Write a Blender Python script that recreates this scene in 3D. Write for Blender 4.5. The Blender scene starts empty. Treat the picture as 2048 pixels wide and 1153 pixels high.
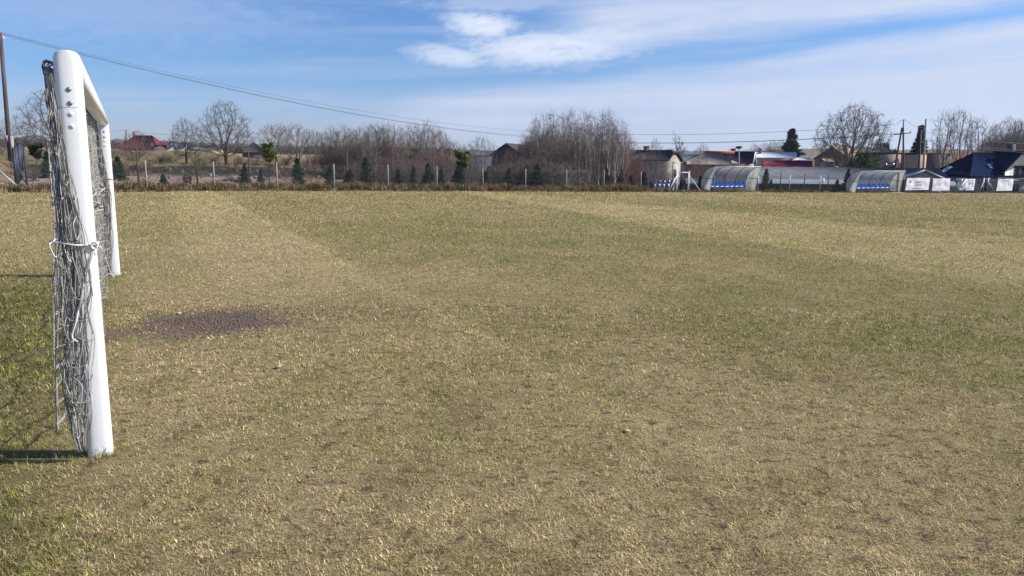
import bpy, math, random
import numpy as np
from mathutils import Vector, Matrix
random.seed(7); rng = np.random.default_rng(7)
scn = bpy.context.scene; COL = scn.collection
PI = math.pi

# ------------------------------------------------------------------ camera
F = 1500.; PIT = math.radians(9.6); ROL = .01; CH = 1.736
cp, sp, cr, sr = math.cos(PIT), math.sin(PIT), math.cos(ROL), math.sin(ROL)
U0 = np.array([0, sp, cp]); FW = np.array([0, cp, -sp]); R0 = np.array([1., 0, 0])
RT = R0*cr + U0*sr; UP = -R0*sr + U0*cr
cam = bpy.data.cameras.new('camera'); camo = bpy.data.objects.new('camera', cam); COL.objects.link(camo)
cam.sensor_width = 36; cam.lens = 36*F/2048; cam.clip_start = .05; cam.clip_end = 12000
camo.matrix_world = Matrix(((RT[0], UP[0], -FW[0], 0), (RT[1], UP[1], -FW[1], 0), (RT[2], UP[2], -FW[2], CH), (0, 0, 0, 1)))
scn.camera = camo
SX, SY = .8506, .5258                       # direction of the far touchline
def sn(x, y): return x*SX + y*SY, -x*SY + y*SX
def xy(s, n): return s*SX - n*SY, s*SY + n*SX
def fz(s): return -.0155*3*np.log1p(np.exp((np.minimum(s, 300)-8)/3))
def ray(px, py): return FW + RT*(px-1024)/F + UP*(576.5-py)/F
def at(px, py, Y):
    d = ray(px, py); return np.array([0, 0, CH]) + d*Y/d[1]
def proj(P):
    d = np.asarray(P, float)-np.array([0, 0, CH]); z = d@FW
    return 1024+F*(d@RT)/z, 576.5-F*(d@UP)/z
def sstep(a, b, x):
    t = np.clip((x-a)/(b-a), 0, 1); return t*t*(3-2*t)
_tab = np.random.default_rng(3).random((256, 256))
def vn(x, y):
    x = np.asarray(x, float); y = np.asarray(y, float)
    xi = np.floor(x).astype(int); yi = np.floor(y).astype(int); fx = x-xi; fy = y-yi
    fx = fx*fx*(3-2*fx); fy = fy*fy*(3-2*fy)
    g = lambda a, b: _tab[a & 255, b & 255]
    return (g(xi, yi)*(1-fx)+g(xi+1, yi)*fx)*(1-fy)+(g(xi, yi+1)*(1-fx)+g(xi+1, yi+1)*fx)*fy
def fbm(x, y): return .5*vn(x, y)+.3*vn(x*2.1+7, y*2.1)+.2*vn(x*4.3, y*4.3+3)

ZLd = [0, 3, 6, 10, 13.5, 16.5, 18, 25, 60, 150, 350, 600, 1000, 1300, 1700, 3500]
ZLz = [0, .05, .05, .3, .45, 1.15, 1.25, 1.35, 1.75, 3.0, 5.5, 8, 10, 10, 10, 10]
ZRd = [0, 4, 10, 30, 60, 90, 150, 300, 600, 1000, 1500, 3500]
ZRz = [0, -.2, -1.0, -1.3, -.9, -.2, 1.5, 3, 6, 9, 14, 25]
def tz(x, y):                               # ground height outside the pitch
    x = np.asarray(x, float); y = np.asarray(y, float)
    s, n = sn(x, y); d = np.maximum(n-44, 0)
    w = sstep(14, 34, s - .12*d)
    z = np.interp(d, ZLd, ZLz)*(1-w) + np.interp(d, ZRd, ZRz)*w + fz(s)*(1-sstep(60, 200, d))
    mound = sstep(47.5, 49, n)*sstep(58, 55, n)*sstep(26, 14, s)
    z = z + mound*.42*np.maximum(fbm(s*.55, n*.7)-.42, 0)*2
    z = z + 1.35*sstep(-1.2, -4.5, s)*sstep(42.8, 47, n)*sstep(75, 60, n)
    z = z + 11*np.exp(-((x-165)/60)**2-((y-240)/70)**2)
    z = z + sstep(44, 46, n)*.08*(vn(x*.8, y*.8)-.5)
    return z
def gp(px, Y):
    z = 0.
    py = 380
    for _ in range(12):
        X = at(px, py, Y)[0]; z = float(tz(X, Y)) if sn(X, Y)[1] > 44 else float(fz(sn(X, Y)[0]))
        pp = proj((X, Y, z)); py = pp[1]
    return np.array([X, Y, z])
def online(px, n, lo=-20, hi=160):          # ground point on the line n = const seen at column px
    f = lambda s: proj((*xy(s, n), fz(s)))[0]-px
    for _ in range(50):
        m = (lo+hi)/2
        if f(m) < 0: lo = m
        else: hi = m
    return m
def sp_(s, n, dz=0):
    x, y = xy(s, n); z = float(tz(x, y)) if n > 44 else float(fz(s)); return np.array([x, y, z+dz])

# ------------------------------------------------------------------ mesh helpers
class MB:
    def __init__(self): self.v = []; self.f = []; self.n = 0
    def add(self, v, faces):
        v = np.asarray(v, float).reshape(-1, 3); o = self.n; self.v.append(v); self.n += len(v)
        for f in faces:
            f = np.asarray(f, int)
            if f.size: self.f.append(f.reshape(-1, f.shape[-1])+o)
        return o
    def box(self, c, size, rot=None):
        sx, sy, sz = [q/2 for q in size]
        v = np.array([[a, b, d] for d in (-sz, sz) for b in (-sy, sy) for a in (-sx, sx)])
        if rot is not None: v = v@np.asarray(rot).T
        self.add(v+np.asarray(c), [[[0, 2, 3, 1], [4, 5, 7, 6], [0, 1, 5, 4], [2, 6, 7, 3], [0, 4, 6, 2], [1, 3, 7, 5]]])
    def segs(self, p0, p1, r0, r1, k=3):
        p0 = np.asarray(p0, float); p1 = np.asarray(p1, float); m = len(p0)
        if m == 0: return
        r0 = np.broadcast_to(np.asarray(r0, float), (m,)); r1 = np.broadcast_to(np.asarray(r1, float), (m,))
        d = p1-p0; d = d/np.maximum(np.linalg.norm(d, axis=1, keepdims=True), 1e-9)
        ref = np.where(np.abs(d[:, 2:3]) > .9, np.array([[1., 0, 0]]), np.array([[0, 0, 1.]]))
        a = np.cross(d, ref); a /= np.linalg.norm(a, axis=1, keepdims=True); b = np.cross(d, a)
        th = np.arange(k)*2*PI/k
        off = a[:, None]*np.cos(th)[None, :, None]+b[:, None]*np.sin(th)[None, :, None]
        v = np.concatenate([p0[:, None]+off*r0[:, None, None], p1[:, None]+off*r1[:, None, None]], 1)
        base = np.arange(m)[:, None]*2*k; i = np.arange(k); j = (i+1) % k
        q = np.stack([i, j, j+k, i+k], 1)
        self.add(v, [(base[:, :, None]+q[None]).reshape(-1, 4)])
    def bar(self, p0, p1, r, k=8, r1=None):
        self.tube([p0, p1], [r, r if r1 is None else r1], k)
    def tube(self, pts, r, k=6, cap=True):
        P = np.asarray(pts, float); m = len(P); r = np.broadcast_to(np.asarray(r, float), (m,))
        t = np.gradient(P, axis=0); t /= np.maximum(np.linalg.norm(t, axis=1, keepdims=True), 1e-9)
        a = np.cross(t[0], [0, 0, 1.]) if abs(t[0][2]) < .9 else np.cross(t[0], [1., 0, 0])
        th = np.arange(k)*2*PI/k; V = []
        for i in range(m):
            a = a-t[i]*(a@t[i]); a /= max(np.linalg.norm(a), 1e-9); b = np.cross(t[i], a)
            V.append(P[i]+r[i]*(np.cos(th)[:, None]*a+np.sin(th)[:, None]*b))
        i = np.arange(k); j = (i+1) % k; q = np.stack([i, j, j+k, i+k], 1)
        fs = [(np.arange(m-1)[:, None, None]*k+q[None]).reshape(-1, 4)]
        o = self.add(np.concatenate(V), fs)
        if cap:
            self.f.append(np.array([list(range(k))[::-1]])+o); self.f.append(np.array([list(range((m-1)*k, m*k))])+o)
    def extr(self, prof, p0, ax_u, ax_v, ax_w, L):   # profile (u,v) extruded L along w from p0
        prof = np.asarray(prof, float); k = len(prof)
        b = np.asarray(p0)+prof[:, :1]*np.asarray(ax_u)+prof[:, 1:]*np.asarray(ax_v)
        i = np.arange(k); j = (i+1) % k
        o = self.add(np.concatenate([b, b+np.asarray(ax_w)*L]), [np.stack([i, j, j+k, i+k], 1)])
        self.f.append(np.array([list(range(k))[::-1]])+o); self.f.append(np.array([list(range(k, 2*k))])+o)
    def mesh(self, name, smooth=False):
        me = bpy.data.meshes.new(name)
        V = np.concatenate(self.v); me.vertices.add(len(V)); me.vertices.foreach_set('co', V.astype(np.float32).ravel())
        tot = np.concatenate([np.full(len(f), f.shape[1]) for f in self.f]); idx = np.concatenate([f.ravel() for f in self.f])
        me.loops.add(len(idx)); me.loops.foreach_set('vertex_index', idx.astype(np.int32))
        me.polygons.add(len(tot)); st = np.concatenate([[0], np.cumsum(tot)[:-1]])
        me.polygons.foreach_set('loop_start', st.astype(np.int32)); me.polygons.foreach_set('loop_total', tot.astype(np.int32))
        if smooth: me.polygons.foreach_set('use_smooth', np.ones(len(tot), bool))
        me.update(calc_edges=True); me.validate()
        return me
    def build(self, name, m, parent=None, smooth=False):
        me = self.mesh(name, smooth); me.materials.append(m); return link(name, me, parent)
def link(name, data, parent=None):
    o = bpy.data.objects.new(name, data); COL.objects.link(o)
    if parent is not None: o.parent = parent
    return o
def tag(o, label=None, cat=None, group=None, kind=None):
    if label: o['label'] = label
    if cat: o['category'] = cat
    if group: o['group'] = group
    if kind: o['kind'] = kind
    return o
def empty(name, loc, rz=0, label=None, cat=None, group=None):
    o = link(name, None); o.location = [float(q) for q in loc]; o.rotation_euler = (0, 0, rz); o.empty_display_size = .2
    return tag(o, label, cat, group)
def copy_tree(o, parent=None):
    kids = list(o.children); c = o.copy(); COL.objects.link(c)
    if parent is not None: c.parent = parent
    for ch in kids: copy_tree(ch, c)
    return c

# ------------------------------------------------------------------ materials
def newmat(name):
    m = bpy.data.materials.new(name); m.use_nodes = True; nt = m.node_tree
    return m, nt, nt.nodes, nt.links, nt.nodes['Principled BSDF']
def mat(name, c, c2=None, scale=4., rough=.8, bump=0, bscale=None, metal=0, detail=5, stretch=None, spec=None, lo=.35, hi=.65):
    m, nt, N, L, bs = newmat(name)
    bs.inputs['Roughness'].default_value = rough; bs.inputs['Metallic'].default_value = metal
    if spec is not None: bs.inputs['Specular IOR Level'].default_value = spec
    tc = N.new('ShaderNodeTexCoord'); mp = N.new('ShaderNodeMapping'); L.new(tc.outputs['Object'], mp.inputs['Vector'])
    if stretch: mp.inputs['Scale'].default_value = stretch
    c2 = c2 or tuple(q*.75 for q in c)
    no = N.new('ShaderNodeTexNoise'); no.inputs['Scale'].default_value = scale; no.inputs['Detail'].default_value = detail
    L.new(mp.outputs['Vector'], no.inputs['Vector'])
    rp = N.new('ShaderNodeValToRGB'); rp.color_ramp.elements[0].position = lo; rp.color_ramp.elements[1].position = hi
    rp.color_ramp.elements[0].color = (*c2, 1); rp.color_ramp.elements[1].color = (*c, 1)
    L.new(no.outputs['Fac'], rp.inputs['Fac']); L.new(rp.outputs['Color'], bs.inputs['Base Color'])
    if bump:
        n2 = N.new('ShaderNodeTexNoise'); n2.inputs['Scale'].default_value = bscale or scale*4; n2.inputs['Detail'].default_value = 6
        L.new(mp.outputs['Vector'], n2.inputs['Vector'])
        bp = N.new('ShaderNodeBump'); bp.inputs['Strength'].default_value = bump; bp.inputs['Distance'].default_value = .02
        L.new(n2.outputs['Fac'], bp.inputs['Height']); L.new(bp.outputs['Normal'], bs.inputs['Normal'])
    return m
def wavemat(name, c, c2, period, axis='X', rough=.65, bump=.22, noise=.0, spec=.12):
    # ribbed sheet: ribs as bump, weathering as colour noise
    m, nt, N, L, bs = newmat(name); bs.inputs['Roughness'].default_value = rough; bs.inputs['Specular IOR Level'].default_value = spec
    tc = N.new('ShaderNodeTexCoord'); wv = N.new('ShaderNodeTexWave'); wv.bands_direction = axis
    wv.inputs['Scale'].default_value = .314/period; L.new(tc.outputs['Object'], wv.inputs['Vector'])
    no = N.new('ShaderNodeTexNoise'); no.inputs['Scale'].default_value = 1.2; no.inputs['Detail'].default_value = 6
    L.new(tc.outputs['Object'], no.inputs['Vector'])
    rp = N.new('ShaderNodeValToRGB'); rp.color_ramp.elements[0].position = .35; rp.color_ramp.elements[1].position = .65
    rp.color_ramp.elements[0].color = (*c2, 1); rp.color_ramp.elements[1].color = (*c, 1)
    L.new(no.outputs['Fac'], rp.inputs['Fac']); L.new(rp.outputs['Color'], bs.inputs['Base Color'])
    bp = N.new('ShaderNodeBump'); bp.inputs['Strength'].default_value = bump; bp.inputs['Distance'].default_value = .04
    L.new(wv.outputs['Fac'], bp.inputs['Height']); L.new(bp.outputs['Normal'], bs.inputs['Normal'])
    return m
def attrmat(name, rough=.9, spec=.15, spk=0, spk_scale=30, trans=0, noise2=None, spots=0):
    # colour from a per-vertex/per-face attribute of the thing itself, with fine procedural mottling
    m, nt, N, L, bs = newmat(name); bs.inputs['Roughness'].default_value = rough; bs.inputs['Specular IOR Level'].default_value = spec
    at_ = N.new('ShaderNodeAttribute'); at_.attribute_name = 'Col'; out = at_.outputs['Color']
    if spk:
        tc = N.new('ShaderNodeTexCoord')
        for sc_, am in ((spk_scale, spk),)+((noise2,) if noise2 else ()):
            no = N.new('ShaderNodeTexNoise'); no.inputs['Scale'].default_value = sc_; no.inputs['Detail'].default_value = 8; no.inputs['Roughness'].default_value = .7
            L.new(tc.outputs['Object'], no.inputs['Vector'])
            mr = N.new('ShaderNodeMapRange'); mr.inputs['From Min'].default_value = .3; mr.inputs['From Max'].default_value = .7
            mr.inputs['To Min'].default_value = 1-am; mr.inputs['To Max'].default_value = 1+am; L.new(no.outputs['Fac'], mr.inputs['Value'])
            vm = N.new('ShaderNodeVectorMath'); vm.operation = 'SCALE'; L.new(out, vm.inputs[0]); L.new(mr.outputs['Result'], vm.inputs['Scale']); out = vm.outputs['Vector']
        bp = N.new('ShaderNodeBump'); bp.inputs['Strength'].default_value = .8; bp.inputs['Distance'].default_value = .03
        L.new(no.outputs['Fac'], bp.inputs['Height']); L.new(bp.outputs['Normal'], bs.inputs['Normal'])
    if spots:   # dark brown noise spots mixed over the turf colour
        no = N.new('ShaderNodeTexNoise'); no.inputs['Scale'].default_value = spots; no.inputs['Detail'].default_value = 7; no.inputs['Roughness'].default_value = .7; L.new(tc.outputs['Object'], no.inputs['Vector'])
        mr = N.new('ShaderNodeMapRange'); mr.inputs['From Min'].default_value = .53; mr.inputs['From Max'].default_value = .62; L.new(no.outputs['Fac'], mr.inputs['Value'])
        mx = N.new('ShaderNodeMix'); mx.data_type = 'RGBA'; L.new(mr.outputs['Result'], mx.inputs[0]); L.new(out, mx.inputs[6]); mx.inputs[7].default_value = (.12, .088, .052, 1); out = mx.outputs[2]
    L.new(out, bs.inputs['Base Color'])
    if trans:
        tr = N.new('ShaderNodeBsdfTranslucent'); L.new(out, tr.inputs['Color']); mx = N.new('ShaderNodeMixShader'); mx.inputs[0].default_value = trans
        L.new(bs.outputs[0], mx.inputs[1]); L.new(tr.outputs[0], mx.inputs[2]); L.new(mx.outputs[0], N['Material Output'].inputs['Surface'])
    return m
def setcol(me, cols):
    a = me.color_attributes.new('Col', 'FLOAT_COLOR', 'POINT'); n = len(me.vertices)
    c = np.ones((n, 4), np.float32); c[:, :3] = cols; a.data.foreach_set('color', c.ravel())

M = dict(
 white=mat('white_paint', (.82, .83, .84), (.76, .77, .78), 3, .32, .03, 20, spec=.5),
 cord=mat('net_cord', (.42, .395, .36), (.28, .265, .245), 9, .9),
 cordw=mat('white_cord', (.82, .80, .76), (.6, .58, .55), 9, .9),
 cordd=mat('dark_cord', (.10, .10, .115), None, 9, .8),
 cordm=mat('shaded_cord', (.18, .175, .17), (.11, .108, .105), 9, .9),  # darker copy of the net cord, shade inside the bunch put into its colour
 steel=mat('zinc_steel', (.42, .44, .46), (.28, .29, .3), 8, .45, metal=.6),
 darkbolt=mat('dark_bolt', (.30, .32, .34), None, 20, .4, metal=.7),
 seam=mat('seam', (.2, .2, .21), None, 20, .7),
 concrete=mat('concrete', (.40, .375, .35), (.28, .265, .245), 6, .9, .3, 30),
 darkpost=mat('dark_post', (.035, .036, .045), (.06, .05, .045), 5, .7),
 blackblue=mat('dark_blue_paint', (.014, .018, .038), (.022, .026, .042), 5, .55),
 bluepost=mat('blue_paint', (.04, .07, .15), (.03, .045, .09), 5, .5),
 wire=mat('wire_green', (.05, .065, .06), (.09, .1, .1), 3, .6),
 wood=mat('weathered_pole', (.12, .085, .075), (.065, .05, .048), 6, .9, .4, 30, stretch=(1, 1, .15)),
 plank=mat('pale_plank', (.6, .55, .5), (.45, .4, .36), 8, .8),
 cable=mat('cable', (.10, .12, .16), None, 3, .5),
 cablew=mat('sunlit_cable', (.55, .54, .52), None, 3, .35, metal=.5),  # paler copy of the cable, sunlight on the wires put into its colour
 bark=mat('dark_bark', (.085, .070, .058), (.045, .038, .033), 5, .95, .5, 20, stretch=(1, 1, .3)),
 twig=mat('grey_twig', (.16, .125, .105), (.10, .08, .068), 1.2, .9),
 twigp=mat('purple_twig', (.205, .142, .125), (.135, .097, .09), .8, .9),
 twigr=mat('red_twig', (.23, .105, .095), (.15, .08, .075), .8, .9),
 twigl=mat('pale_twig', (.27, .22, .175), (.17, .14, .115), .8, .9),
 birch=mat('birch_bark', (.62, .57, .52), (.16, .13, .12), 3.2, .85, .2, 20, stretch=(1, 1, .5), lo=.3, hi=.42),
 spruce=mat('spruce_needles', (.055, .105, .055), (.030, .062, .040), 2.5, .7),
 spruceb=mat('blue_spruce_needles', (.045, .085, .072), (.026, .052, .046), 2.5, .7),
 pine=mat('pine_needles', (.22, .26, .06), (.10, .15, .04), 3, .7),
 pined=mat('dark_pine_needles', (.05, .085, .04), (.028, .05, .028), 2, .7),
 dryleaf=mat('dry_leaves', (.13, .05, .04), (.07, .03, .03), 3, .9),
)

def muddy(m):
    nt = m.node_tree; N = nt.nodes; L = nt.links; bs = N['Principled BSDF']; src = bs.inputs['Base Color'].links[0].from_socket; tc = N.new('ShaderNodeTexCoord'); sx_ = N.new('ShaderNodeSeparateXYZ'); L.new(tc.outputs['Object'], sx_.inputs[0])
    no = N.new('ShaderNodeTexNoise'); no.inputs['Scale'].default_value = 38; no.inputs['Detail'].default_value = 8; no.inputs['Roughness'].default_value = .7; L.new(tc.outputs['Object'], no.inputs['Vector'])
    a = N.new('ShaderNodeMath'); a.operation = 'MULTIPLY_ADD'; L.new(sx_.outputs[2], a.inputs[0]); a.inputs[1].default_value = -1.6; a.inputs[2].default_value = .05; b = N.new('ShaderNodeMath'); L.new(no.outputs['Fac'], b.inputs[0])
    mx0 = N.new('ShaderNodeMath'); mx0.operation = 'MAXIMUM'; L.new(a.outputs[0], mx0.inputs[0]); mx0.inputs[1].default_value = -.20; L.new(mx0.outputs[0], b.inputs[1])
    r = N.new('ShaderNodeMapRange'); L.new(b.outputs[0], r.inputs['Value']); r.inputs['From Min'].default_value = .46; r.inputs['From Max'].default_value = .60; r.inputs['To Max'].default_value = .75
    mx = N.new('ShaderNodeMix'); mx.data_type = 'RGBA'; L.new(r.outputs['Result'], mx.inputs[0]); L.new(src, mx.inputs[6]); mx.inputs[7].default_value = (.30, .25, .19, 1); L.new(mx.outputs[2], bs.inputs['Base Color'])
M['goalwhite'] = mat('goal_paint', (.83, .84, .85), (.77, .78, .79), 2.2, .34, .04, 24, spec=.5); muddy(M['goalwhite'])

# ------------------------------------------------------------------ sky, sun
SUNEL = math.radians(37); SUNDIR = Vector((math.cos(SUNEL)*.999, math.cos(SUNEL)*.035, math.sin(SUNEL))).normalized()
sun = bpy.data.lights.new('sun', 'SUN'); sun.energy = 4.0; sun.angle = math.radians(.53); sun.color = (1, .95, .87)
suno = link('sun', sun); suno.rotation_euler = SUNDIR.to_track_quat('Z', 'Y').to_euler(); suno.location = (30, 0, 30)
w = bpy.data.worlds.new('World'); scn.world = w; w.use_nodes = True
nt = w.node_tree; N = nt.nodes; L = nt.links
class G:
    def m(self, op, a, b=None, c=None, clamp=False):
        n = N.new('ShaderNodeMath'); n.operation = op; n.use_clamp = clamp
        for i, q in enumerate((a, b, c)):
            if q is None: continue
            if isinstance(q, (int, float)): n.inputs[i].default_value = q
            else: L.new(q, n.inputs[i])
        return n.outputs[0]
    def mix(self, f, a, b):
        n = N.new('ShaderNodeMix'); n.data_type = 'RGBA'
        for s_, q in ((n.inputs[0], f), (n.inputs[6], a), (n.inputs[7], b)):
            if isinstance(q, (int, float)): s_.default_value = q
            elif isinstance(q, tuple): s_.default_value = (*q, 1)
            else: L.new(q, s_)
        return n.outputs[2]
g = G()
sky = N.new('ShaderNodeTexSky'); sky.sky_type = 'NISHITA'; sky.sun_disc = False
sky.sun_elevation = SUNEL; sky.sun_rotation = math.atan2(SUNDIR.x, SUNDIR.y); sky.air_density = 1.0; sky.dust_density = .6; sky.ozone_density = 3.0
tc = N.new('ShaderNodeTexCoord'); sx = N.new('ShaderNodeSeparateXYZ'); L.new(tc.outputs['Generated'], sx.inputs[0])
AZ = g.m('MULTIPLY', g.m('ARCTAN2', sx.outputs[0], sx.outputs[1]), 180/PI)
EL = g.m('MULTIPLY', g.m('ARCSINE', sx.outputs[2]), 180/PI)
def noise(sa, se, ox, detail=6, rough=.55, shear=0.):
    c = N.new('ShaderNodeCombineXYZ'); L.new(g.m('ADD', g.m('MULTIPLY', AZ, sa), ox), c.inputs[0])
    L.new(g.m('MULTIPLY', g.m('SUBTRACT', EL, g.m('MULTIPLY', AZ, shear)), se), c.inputs[1])
    n = N.new('ShaderNodeTexNoise'); n.inputs['Scale'].default_value = 1; n.inputs['Detail'].default_value = detail; n.inputs['Roughness'].default_value = rough
    n.inputs['Distortion'].default_value = .3
    L.new(c.outputs[0], n.inputs['Vector']); return n.outputs['Fac']
nA = noise(.10, .55, 3.1, 6, .55, .06); nB = noise(.30, 1.1, 11.7, 7, .6, .05); nC = noise(.03, .8, 21.3, 5, .5, .04); nD = noise(.75, 1.9, 31.3, 8, .65, .1)
wob = g.m('MULTIPLY', g.m('SUBTRACT', nB, .5), 3.0)
wobA = g.m('MULTIPLY', g.m('SUBTRACT', nA, .5), 3.0)
def ss(x, a, b):
    n = N.new('ShaderNodeMapRange'); n.interpolation_type = 'SMOOTHSTEP'
    L.new(x, n.inputs['Value']); n.inputs['From Min'].default_value = a; n.inputs['From Max'].default_value = b
    return n.outputs['Result']
def blob(a0, e0, sa, se, shear=0., edge=(1.35, .35)):      # a soft cloud at azimuth a0, elevation e0 (degrees)
    da = g.m('DIVIDE', g.m('SUBTRACT', AZ, a0), sa)
    de = g.m('DIVIDE', g.m('ADD', g.m('SUBTRACT', g.m('SUBTRACT', EL, e0), g.m('MULTIPLY', g.m('SUBTRACT', AZ, a0), shear)), g.m('MULTIPLY', wob, .22)), se)
    r = g.m('SQRT', g.m('ADD', g.m('MULTIPLY', da, da), g.m('MULTIPLY', de, de)))
    r = g.m('ADD', r, g.m('ADD', g.m('MULTIPLY', g.m('SUBTRACT', nB, .5), 1.0), g.m('MULTIPLY', g.m('SUBTRACT', nD, .5), 1.3)))
    return ss(r, *edge)
def line(e0, slope, curve=0.):                              # EL minus a slanted line
    q = g.m('SUBTRACT', EL, g.m('ADD', g.m('MULTIPLY', AZ, slope), e0))
    if curve: q = g.m('SUBTRACT', q, g.m('MULTIPLY', g.m('MULTIPLY', AZ, AZ), curve))
    return g.m('ADD', q, g.m('MULTIPLY', wobA, .55))
EQ = g.m('ADD', EL, 0)
low = g.m('MULTIPLY', ss(line(5.3, .105), .75, -.75), ss(g.m('ADD', AZ, g.m('MULTIPLY', wobA, 2.0)), -15, -2))           # bank above the horizon on the right
high = g.m('MULTIPLY', g.m('MULTIPLY', ss(line(7.0, .07), -.3, 1.6), ss(line(9.5, -.02), 4.5, 1.0)), ss(g.m('ADD', AZ, g.m('MULTIPLY', wobA, 2.5)), -1, 9))
lowh = ss(EL, 0., 1.6)
low = g.m('MULTIPLY', low, g.m('ADD', g.m('MULTIPLY_ADD', nC, 1.6, -.05), g.m('MULTIPLY', nB, .45)))
low = g.m('MULTIPLY', low, g.m('MULTIPLY_ADD', lowh, .3, .7))
high = g.m('MULTIPLY', high, g.m('ADD', g.m('MULTIPLY_ADD', nA, 1.1, .26), g.m('MULTIPLY', nB, .45)))
cum = g.m('MAXIMUM', g.m('MAXIMUM', blob(2.6, 8.15, 7.2, 1.45, .03), blob(-2.4, 9.7, 3.0, 1.05, -.05)), g.m('MULTIPLY', blob(-4.6, 7.5, 3.4, .85, -.06), .85))
cum = g.m('MULTIPLY', cum, g.m('ADD', g.m('MULTIPLY_ADD', nB, .9, .08), g.m('MULTIPLY', nD, .75)), clamp=True)
streak = g.m('ADD', g.m('MULTIPLY', ss(nC, .45, .75), .30), g.m('MULTIPLY', ss(nA, .5, .8), .16))
top = g.m('MULTIPLY', blob(-1, 11.2, 6.5, .7, .03), .55)
veil = g.m('MULTIPLY', blob(-28, 9.8, 14, 2.6, .0, (1.5, .2)), .35)
f = g.m('MAXIMUM', g.m('MAXIMUM', g.m('MAXIMUM', low, high), g.m('MAXIMUM', cum, top)), g.m('MAXIMUM', streak, veil))
f = g.m('MULTIPLY', f, .92, clamp=True)
hue = N.new('ShaderNodeHueSaturation'); hue.inputs['Saturation'].default_value = 1.12; hue.inputs['Value'].default_value = 1.0; L.new(sky.outputs[0], hue.inputs['Color'])
tint = N.new('ShaderNodeMix'); tint.data_type = 'RGBA'; tint.blend_type = 'MULTIPLY'; tint.inputs[0].default_value = 1; L.new(hue.outputs[0], tint.inputs[6]); L.new(g.mix(ss(EL, .5, 8.0), (.74, .80, 1.2), (.55, .765, 1.09)), tint.inputs[7])
CLW = g.mix(g.m('MULTIPLY', cum, .9, clamp=True), (4.75, 5.45, 7.05), (7.0, 7.4, 8.4))
colr = g.mix(f, tint.outputs[2], CLW)
bg = N['Background']; bg.inputs['Strength'].default_value = .083; L.new(colr, bg.inputs['Color'])
scn.view_settings.view_transform = 'Standard'; scn.view_settings.look = 'None'; scn.view_settings.exposure = .65; scn.view_settings.gamma = 1

# ------------------------------------------------------------------ pitch, ground, hills
STRAW = np.array([.405, .315, .158]); GREEN = np.array([.19, .19, .055]); SOIL = np.array([.155, .112, .088])
def pitchfn(x, y):
    s, n = sn(x, y)
    gl = .15+.08*(n-4.87)
    g_ = .22+.5*(fbm(x/2.6, y/2.6)-.5)+.35*(vn(x/.55, y/.55)-.5)+.25*(fbm(x/9+3, y/9)-.5)
    g_ = g_+.52*sstep(gl+.25, gl-.5, s)*sstep(16, 11, n)+.17*sstep(4, 7, s)*sstep(30, 12, n)
    b = 1-.16*sstep(gl+.25, gl-.5, s)*sstep(16, 11, n)
    wob = .5*(vn(s*.3, n*.3)-.5)
    l1 = 2.9+.108*n; s2 = 10.9+.265*n+wob; s3 = 22.3+.06*n+wob
    band = sstep(s2-.35, s2+.25, s)*sstep(s3+.5, s3-.5, s)
    b = b*(1+.17*band); g_ = g_-.10*band
    band2 = sstep(l1-2.6, l1-1.9, s)*sstep(l1+.12, l1-.12, s)*sstep(8, 13, n); b = b*(1+.12*band2); g_ = g_-.10*band2
    mid = sstep(l1, l1+.4, s)*sstep(s2, s2-.4, s); g_ = g_+.04*mid; b = b*(1-.03*mid)
    far = sstep(s3-.3, s3+.6, s)*sstep(s3+9, s3+8, s); g_ = g_+.06*far
    b4 = sstep(s3+8, s3+9, s)*sstep(s3+18, s3+17, s); b = b*(1+.08*b4)
    lin = np.exp(-((s-l1)/.09)**2)*(.25+.75*vn(n*1.3, s*2)); b = b*(1+.30*lin)
    near = sstep(9, 4, n)*sstep(l1+.3, l1-.3, s); g_ = g_-.08*near
    ds = (s-1.50)/.64; dn = (n-8.42-.1*(s-1.5))/.60
    r = np.maximum(np.abs(ds), np.abs(dn))+.5*(fbm(x*2.3, y*2.3)-.5)+.5*(fbm(x*8, y*8)-.5)
    dirt = sstep(1.34, .74, r)*(.86+.28*vn(x*9, y*9)).clip(0, 1)
    r2 = np.hypot((s-2.6)/1.6, (n-8.3)/.7)+.8*(fbm(x*1.7, y*1.7)-.5); thin = np.maximum(dirt, .28*sstep(1.1, .5, r2))
    r3 = np.hypot((s-.35)/.35, (n-8.3)/.35)+.6*(vn(x*4, y*4)-.5); thin = np.maximum(thin, .7*sstep(1.1, .7, r3))
    wear = sstep(.62, .85, fbm(x*5.3+40, y*5.3))*.6*sstep(16, 6, n); return np.clip(g_, 0, 1), b*(1-.22*wear), np.maximum(thin, .75*wear*(1-thin))
def grid(S, NN, zf):
    s, n = np.meshgrid(S, NN); x, y = xy(s, n); z = zf(x, y, s, n); m, k = s.shape
    i = np.arange(m-1)[:, None]*k+np.arange(k-1)[None]; q = np.stack([i, i+1, i+k+1, i+k], -1).reshape(-1, 4)
    return np.stack([x, y, z], -1).reshape(-1, 3), q, x.ravel(), y.ravel(), s.ravel(), n.ravel()
PEDGE = 43.2
ax = lambda *p: np.unique(np.round(np.concatenate([np.arange(a, b, st) for a, b, st in p]), 3))
v, q, x, y, s, n = grid(ax((-160, -20, 8), (-20, -6, 1), (-6, 40, .3), (40, 110, 1), (110, 321, 10)), np.append(ax((-60, 0, 4), (0, 16, .25), (16, PEDGE, .5)), PEDGE),
                        lambda x, y, s, n: fz(s)+.02*(vn(x*.7, y*.7)-.5))
mb = MB(); mb.add(v, [q]); o = mb.build('pitch', attrmat('pitch_turf', .95, .1, .18, 14, noise2=(85, .9), spots=11), smooth=True)
gg, b, th = pitchfn(x, y)
c = (STRAW*(1-gg[:, None])+GREEN*gg[:, None])*b[:, None]*.80
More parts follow.
